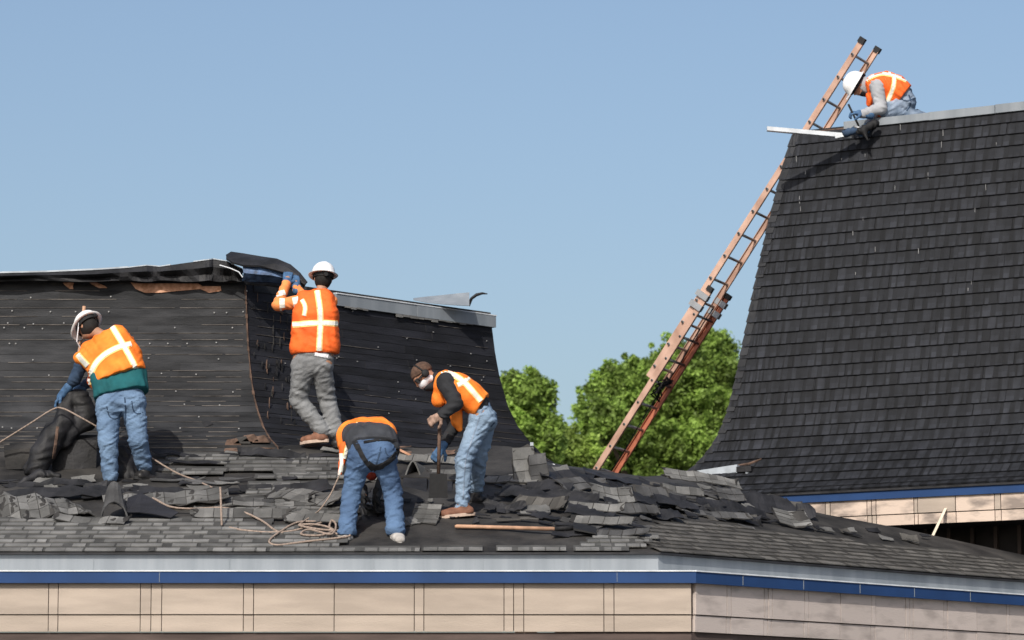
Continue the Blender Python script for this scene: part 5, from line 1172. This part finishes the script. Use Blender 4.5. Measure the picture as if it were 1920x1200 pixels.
for k, (x, y, lab) in enumerate([(1030,925,'black felt tongue between the upright pieces and the broken square'),(1075,945,'black felt tongue under the broken square'),(1135,925,'black felt tongue right under the ladder foot'),(1190,945,'black felt tongue between the torn wide piece and its right neighbour'),(1265,955,'black felt tongue under the long sheet by the trough'),(1350,955,'black felt tongue under the shingle flap by the trough'),(1405,970,'black felt tongue left of the pale shingle fan'),(985,940,'black felt tongue at the left end of the debris field'),(1235,972,'low black felt tongue just above the brown shingle field'),(1100,972,'low black felt tongue above the lying shovel blade')]):
    felt_flap(x, y+4, .45+.03*(k%4), .16, -16-3*(k%5), 20+4*(k%4), .02, lab, seed=180+k, m=M_BLACK, dz=.045)
# many small scraps
DR = random.Random(99)
SEEN = {}
def scrap_label(x, y, L, sz, m, tl, yw=0, wd=.1):
    place = [(60,'at the far left edge'),(130,'left of the teal shirted worker'),(200,'at the teal shirt worker\'s left boot'),(290,'at the teal shirted worker\'s right boot'),(350,'under the taut rope'),(410,'just left of the hanging rope end'),(470,'just right of the hanging rope end'),(530,'above the left part of the rope coil'),(590,'left of the lanyard'),(660,'beside the harnessed worker\'s left leg'),(760,'between the harnessed worker and the wall'),(830,'left of the masked worker\'s brown boot'),(900,'behind the masked worker\'s boots'),(960,'right of the masked worker\'s rear boot'),(1020,'below the two upright shingle pieces'),(1075,'left of the ladder foot'),(1120,'straight below the ladder foot'),(1170,'right below the ladder foot'),(1220,'under the middle of the saddle'),(1275,'left of the galvanized trough'),(1330,'below the galvanized trough'),(1385,'below the right end of the trough'),(1445,'below the left end of the rear blue eave'),(1560,'under the rear blue eave'),(1700,'left of the pale stake'),(2000,'below the dark recess')]
    pl = [b for a, b in place if x < a][0]
    colr = {'shingle_grey':'light grey','shingle_mid_grey':'grey','dark_grey_shingle':'dark grey','shingle_brown_grey':'brown','old_wood':'wooden','black_felt':'black','roofing_felt':'dull black'}[m.name]
    size = 'tiny' if L < sz[0]+(sz[1]-sz[0])*.33 else ('short' if L < sz[0]+(sz[1]-sz[0])*.66 else 'long'); att = ('tilted' if tl > 12 else 'flat')+(' broad' if wd > .08 else ' narrow')+(' slanted' if abs(yw) > 14 else '')
    mid_ = lerp(885,915,(x-940)/500)+42 if x > 940 else 925; hgt = 'upper' if y < mid_ else 'lower'
    base_ = f'{hgt} {size} {att} {colr} scrap {pl}'
    n_ = SEEN.get(base_, 0); SEEN[base_] = n_+1
    if len(base_.split()) > 15: base_ = base_.replace(' slanted','').replace('upper ','').replace('lower ','')
    return base_
def scatter(n, poly_x, fy, lab, grp, mats, sz=(.08,.34), yawr=(-35,15)):
    for k in range(n):
        x = DR.uniform(*poly_x); y = fy(x)
        L = DR.uniform(*sz); m_ = DR.choice(mats); tl_ = DR.uniform(2,22)
        yw_ = DR.uniform(*yawr); wd_ = DR.uniform(.035,.12); lab = scrap_label(x, y, L, sz, m_, tl_, yw_, wd_)
        debris(x, y, L, wd_, yw_, tl_, .006, 0, 1, 1, m_, lab, 'shingle scrap', grp, seed=1000+k+int(x), taper=DR.choice([.2,.5,.85,-.5]), name='shingle_scrap', pieces=False, dz=DR.uniform(.008,.03))
scatter(135, (940,1440), lambda x: lerp(885,915,(x-940)/500)+DR.uniform(0,1)*lerp(100,70,(x-940)/500)+8, 'small torn scrap among the debris on the right slope', 'scraps on the right slope', [M_GREY2, M_BLACK, M_BLACK, M_BLACK, M_GREY, M_GREY2, M_BROWN])
scatter(55, (290,650), lambda x: DR.uniform(885,980), 'small torn scrap on the front slope between the two left workers', 'scraps between the left workers', [M_MID, M_BLACK, M_GREY2], yawr=(-25,25))
scatter(22, (0,290), lambda x: DR.uniform(905,945), 'small torn scrap on the front slope at the far left', 'scraps at the far left', [M_GREY, M_BLACK], yawr=(-20,20))
scatter(16, (400,900), lambda x: DR.uniform(838,862), 'small torn scrap along the foot of the stripped wall', 'scraps at the wall foot', [M_GREY, M_BLACK, M_WOODD], yawr=(-20,20))
scatter(14, (760,960), lambda x: DR.uniform(940,990), 'small torn scrap around the masked worker\'s boots', 'scraps by the masked worker', [M_BLACK, M_GREY, M_BLACK], sz=(.05,.14))
scatter(12, (1480,1740), lambda x: lerp(985,1010,(x-1480)/260)+DR.uniform(-4,14), 'small torn scrap below the dark recess on the right', 'scraps below the recess', [M_BLACK, M_GREY, M_BROWN], sz=(.06,.2))

# ------------------------------------------------------------------ ropes
def rope(name, pts, label, r=.011, cat='rope', parent=None):
    r *= .85
    # smooth through points
    out = []
    for i in range(len(pts)-1):
        p0, p1, p2, p3 = pts[max(i-1,0)], pts[i], pts[i+1], pts[min(i+2,len(pts)-1)]; n = 8
        for k in range(n):
            t_ = k/n; out.append(.5*((2*p1)+(p2-p0)*t_+(2*p0-5*p1+4*p2-p3)*t_**2+(3*p1-p0-3*p2+p3)*t_**3))
    out.append(pts[-1]); b = MB(); b.tube(out, r, 7); o = b.build(name, M_ROPE, parent, True)
    if label: tag(o, label, cat)
    return o
L1 = lambda x, y, dz=.02: R1(x, y)+Vector((0,0,dz))
Yr = Yw-.15
rope('rope', [P(-60,862,33.4), P(-5,832,33.35), P(55,795,33.2), P(98,768,Yw+.22), P(118,766,Yw+.22), P(150,782,Yw+.12), P(182,800,Yw-.1+.26)], 'taut tan rope running from the left frame edge over the black bundle', .010)
b = MB(); c = P(114,767,Yw+.21); b.tube([c+Vector((-.02,0,.02)), c+Vector((.01,-.02,.0)), c+Vector((.02,0,-.05))], .016, 8); 
rope('rope', [P(283,858,Yw+.15), P(330,886,Yw+.05), P(370,902,Yw), P(404,917,L1(404,930).y)], 'taut tan rope running down from the left worker to the raised shingles', .010)
rope('rope', [P(413,914,L1(413,985).y+.06), P(414,935,L1(413,985).y), P(415,965,L1(413,985).y-.08), P(416,985,L1(413,988).y-.05)], 'short vertical tan rope end hanging over the long shingle sheet', .012)
rope('rope', [P(266,939,32.42), L1(285,952,.09), L1(318,966,.08), L1(360,966,.06), L1(410,966,.07), L1(450,970,.06), L1(490,982,.03), L1(515,998,.02), L1(530,1004,.02)], 'slack tan rope lying across the shingles towards the coil', .012)
coil = [L1(430,993), L1(455,998), L1(500,1002), L1(545,1000), L1(590,990,.03), L1(600,985,.03), L1(560,985,.03), L1(530,1000,.03), L1(505,1020,.03), L1(520,1026,.02), L1(570,1022,.03), L1(640,1014,.03), L1(656,1010,.03), L1(640,1004,.04), L1(600,1003,.05), L1(560,995,.05), L1(595,996,.06), L1(625,1004,.05), L1(600,1012,.04), L1(565,1010,.04), L1(580,1003,.05), L1(620,1012,.05), L1(630,998,.06), L1(622,990,.07), L1(618,1000,.05), L1(632,1010,.04)]
rope('rope', coil, 'tangled tan rope coil at the harnessed worker\'s left boot', .012)
rope('lanyard', [P(637,890,Y3-.0+.35), P(630,905,Y3+.3), P(618,930,Y3+.2), P(600,955,Y3+.12), L1(588,975,.05), L1(560,992,.04)], 'thin grey brown lanyard running from the hanging vest down to the rope coil', .008, 'lanyard')

# ------------------------------------------------------------------ tools and offcuts
sv = thing('shovel', R1(950,998), 'shovel lying near the front eave, its orange brown handle pointing left', 'shovel')
b = MB(); a, c = L1(853,993,.03), L1(1040,1000,.04); b.tube([a, lerp(a,c,.02), c], [.012,.019,.019], 10); b.build('handle', M_HANDLE, sv, True)
b = MB(); c2 = L1(1075,1000,.05); b.tube([c, c2], [.021,.024], 10); b.build('socket', M_STRAP, sv, True)
b = MB(); c3 = L1(1118,1003,.03); n_ = Vector((0,.09,.03)); b.hexa([c2-n_, c3-n_*1.1, c3+n_*1.1, c2+n_], [c2-n_+Vector((0,0,.02)), c3-n_*1.1+Vector((0,0,.01)), c3+n_*1.1+Vector((0,0,.02)), c2+n_+Vector((0,0,.03))]); b.build('blade', M_STRAP, sv)
# shovel of the left worker standing behind his head
b = MB(); b.tube([P(158,574,Yw+.62), P(150,650,Yw+.62), P(138,735,Yw+.60), P(125,800,Yw+.55)], .017, 8); sv2 = thing('shovel', P(125,800,Yw+.55), 'shovel with wooden handle rising behind the left worker\'s hard hat', 'shovel'); b.build('handle', M_HANDLE, sv2, True)
b = MB(); q_ = P(122,812,Yw+.54); b.box(q_, (.09,0,0), (0,.012,0), (0,0,.10)); b.build('blade', M_STRAP, sv2)
b = MB(); a, c = P(1748,1006,36.3), P(1781,936,36.9); b.box((a+c)/2, (c-a)/2, Vector((.018,0,.008)), Vector((0,.012,0))); tag(b.build('wooden_stake', M_STICK), 'pale wooden stake leaning against the worn beige panels on the right', 'stake')
# galvanized trough lying on the skirt of the tower
def skirt(px, py):   # point on the tower face
    best = None
    for d, z in fine_t[-260:]:
        o_ = TC+TN*d; a_, b__ = ray(px, py); s_ = (a_*o_.y-o_.x)/(TU.x-a_*TU.y); q = o_+TU*s_; zc = CZ+b__*q.y
        if best is None or abs(zc-z) < best[0]: best = (abs(zc-z), Vector((q.x, q.y, z)))
    return best[1]
tg = thing('metal_trough', skirt(1330,892), 'bright galvanized trough section lying at the foot of the shingled slope', 'metal trough')
a, c = skirt(1272,892)+TN*.04, skirt(1385,884)+TN*.04; u_ = (c-a).normalized(); w_ = .055; upz = Vector((0,0,1))
b = MB(); b.hexa([a-upz*.02, c-upz*.05, c-upz*.05+TN*-.12, a-upz*.02+TN*-.10], [a+upz*.02, c+upz*.075, c+upz*.07+TN*-.12, a+upz*.03+TN*-.10]); b.build('trough_body', M_METALM, tg)
b = MB(); b.tube([a-u_*.08-upz*.0, a+u_*.02], [.006,.035], 8); b.build('pointed_end', M_METALM, tg)
b = MB(); b.box(c+u_*.10+upz*.015, u_*.09, TN*.04, upz*.03); b.build('dark_end', M_BLACK, tg)
b = MB(); q0, q1, q2 = skirt(1385,874)+TN*.03, skirt(1408,870)+TN*.03, skirt(1430,861)+TN*.03; b.tube([q0,q1,q2], [.012,.018,.008], 6); tag(b.build('wood_scrap', M_WOODD), 'thin broken wood strip above the end of the galvanized trough', 'wood scrap')
b = MB(); p_ = skirt(1404,884)+TN*.04; b.box(p_, (.02,0,0), (0,.02,0), (0,0,.03)); tag(b.build('metal_clip', M_METAL), 'tiny grey clip right of the trough end', 'clip')
b = MB(); p_ = P(1030,872,37.0); b.hexa([p_+Vector((-.06,0,-.02)), p_+Vector((.05,0,-.04)), p_+Vector((.05,.1,-.03)), p_+Vector((-.06,.1,-.02))], [p_+Vector((-.07,0,.03)), p_+Vector((.06,0,.01)), p_+Vector((.05,.1,.02)), p_+Vector((-.06,.1,.03))]); tag(b.build('metal_scrap', M_METALW), 'small pale blue metal scrap at the foot of the stripped wall, left of the ladder', 'metal scrap')
b = MB(); p_ = P(997,833,37.25); b.box(p_, (.018,0,.0), (0,.03,0), (0,0,.018)); tag(b.build('metal_clip', M_METALM), 'small bright clip on the right hip of the stripped wall', 'clip')
# torn paper and splinters at the foot of the corner
for k, (x, y, m_) in enumerate(((470,822,M_WOODD),(455,826,M_FELT),(490,824,M_WOODD),(438,830,M_WHITE))):
    b = MB(); p_ = P(x,y,34.15-.0); b.hexa([p_+Vector((-.09,0,-.03)), p_+Vector((.08,0,-.03)), p_+Vector((.1,.12,-.02)), p_+Vector((-.08,.12,-.02))], [p_+Vector((-.07,.02,.03)), p_+Vector((.03,.0,.045)), p_+Vector((.08,.12,.02)), p_+Vector((-.05,.12,.02))])
    if m_ is M_WHITE: m_ = M_WOODD
    tag(b.build('wood_scrap', m_), 'torn brown scrap heaped at the foot of the wall corner', 'wood scrap', 'scraps at the wall corner')

# ------------------------------------------------------------------ trees behind
def tree(px, py, Y, rx, rz, n_clump, n_leaf, label, seed, lumps, lm):
    r = np.random.default_rng(seed); c = np.array(P(px, py, Y)); t = thing('broadleaf_tree', (c[0], c[1], 0), label, 'tree', 'trees behind the roofs')
    b = MB(); rr_ = random.Random(seed); base = Vector((c[0], c[1], 0)); b.tube([base, base+Vector((.1,0,c[2]*.4)), base+Vector((-.1,.1,c[2]*.75)), Vector(c)], [.28,.22,.16,.08], 10)
    lumps3 = [np.array(P(x, y, Y+dy)) for x, y, s_, dy in lumps]; ls = [s_*Y/F for x, y, s_, dy in lumps]
    for q in lumps3: 
        m_ = Vector(lerp(np.array([c[0],c[1],c[2]*.6]), q, .5)); b.tube([Vector((c[0],c[1],c[2]*.55)), m_+Vector((0,0,.3)), Vector(q)], [.10,.06,.02], 6)
    b.build('trunk', M_TRUNK, t)
    V = []; T = []
    w_ = np.array(ls)**2; w_ = w_/w_.sum()
    for k in range(n_clump):
        i = r.choice(len(ls), p=w_); d = r.normal(size=3); d /= np.linalg.norm(d); rad = ls[i]*r.uniform(.35,1.0)**.6; cc = lumps3[i]+d*rad*np.array([1,1,.9]); cs = r.uniform(.09,.22); tn = r.uniform(.05,1.0)
        if r.random() < .16: cc = lumps3[i]+d*ls[i]*r.uniform(1.0,1.38); cs *= .55
        n = n_leaf; o = r.normal(size=(n,3)); o /= np.linalg.norm(o,axis=1)[:,None]; o *= (r.random((n,1))**.45)*cs; p0 = cc+o
        nn = o/cs+r.normal(size=(n,3))*.7+np.array([0,0,.5]); nn /= np.linalg.norm(nn,axis=1)[:,None]
        a = np.cross(nn, r.normal(size=(n,3))); a /= np.linalg.norm(a,axis=1)[:,None]; bb = np.cross(nn,a); s_ = r.uniform(.020,.044,(n,1)); 
        V.append(np.stack([p0-a*s_*1.3, p0+bb*s_*.7, p0+a*s_*1.3, p0-bb*s_*.7],1).reshape(-1,3)); T.append(np.clip(tn+r.normal(size=n)*.12,0,1))
    V = np.concatenate(V); T = np.concatenate(T); Fq = np.arange(len(V)).reshape(-1,4)
    o = npmesh('crown', V, Fq, lm, t, False, T); o['kind'] = 'stuff'
tree(1250,780,62,0,0,2200,66,'large bright green tree behind the ladder and the tall building', 1, [(1300,720,75,0),(1345,665,38,1),(1350,780,70,0),(1230,770,80,1),(1160,740,55,0),(1130,790,50,-1),(1200,850,80,0),(1300,850,80,0),(1140,860,60,0),(1375,700,30,0),(1330,640,18,0),(1145,700,20,0),(1190,710,35,1),(1260,690,45,1)], M_LEAF)
tree(985,780,58,0,0,950,66,'green tree right beside the stripped dark wall', 2, [(980,740,38,0),(1005,735,28,0),(975,800,55,0),(1010,830,40,0),(955,730,25,0),(940,770,40,0),(1025,800,22,0),(990,850,50,0)], M_LEAF)
tree(1060,850,60,0,0,600,66,'lower green tree between the two taller ones', 3, [(1060,840,35,0),(1085,860,45,0),(1040,860,40,0),(1070,890,50,0),(1055,815,14,0)], M_LEAF2)
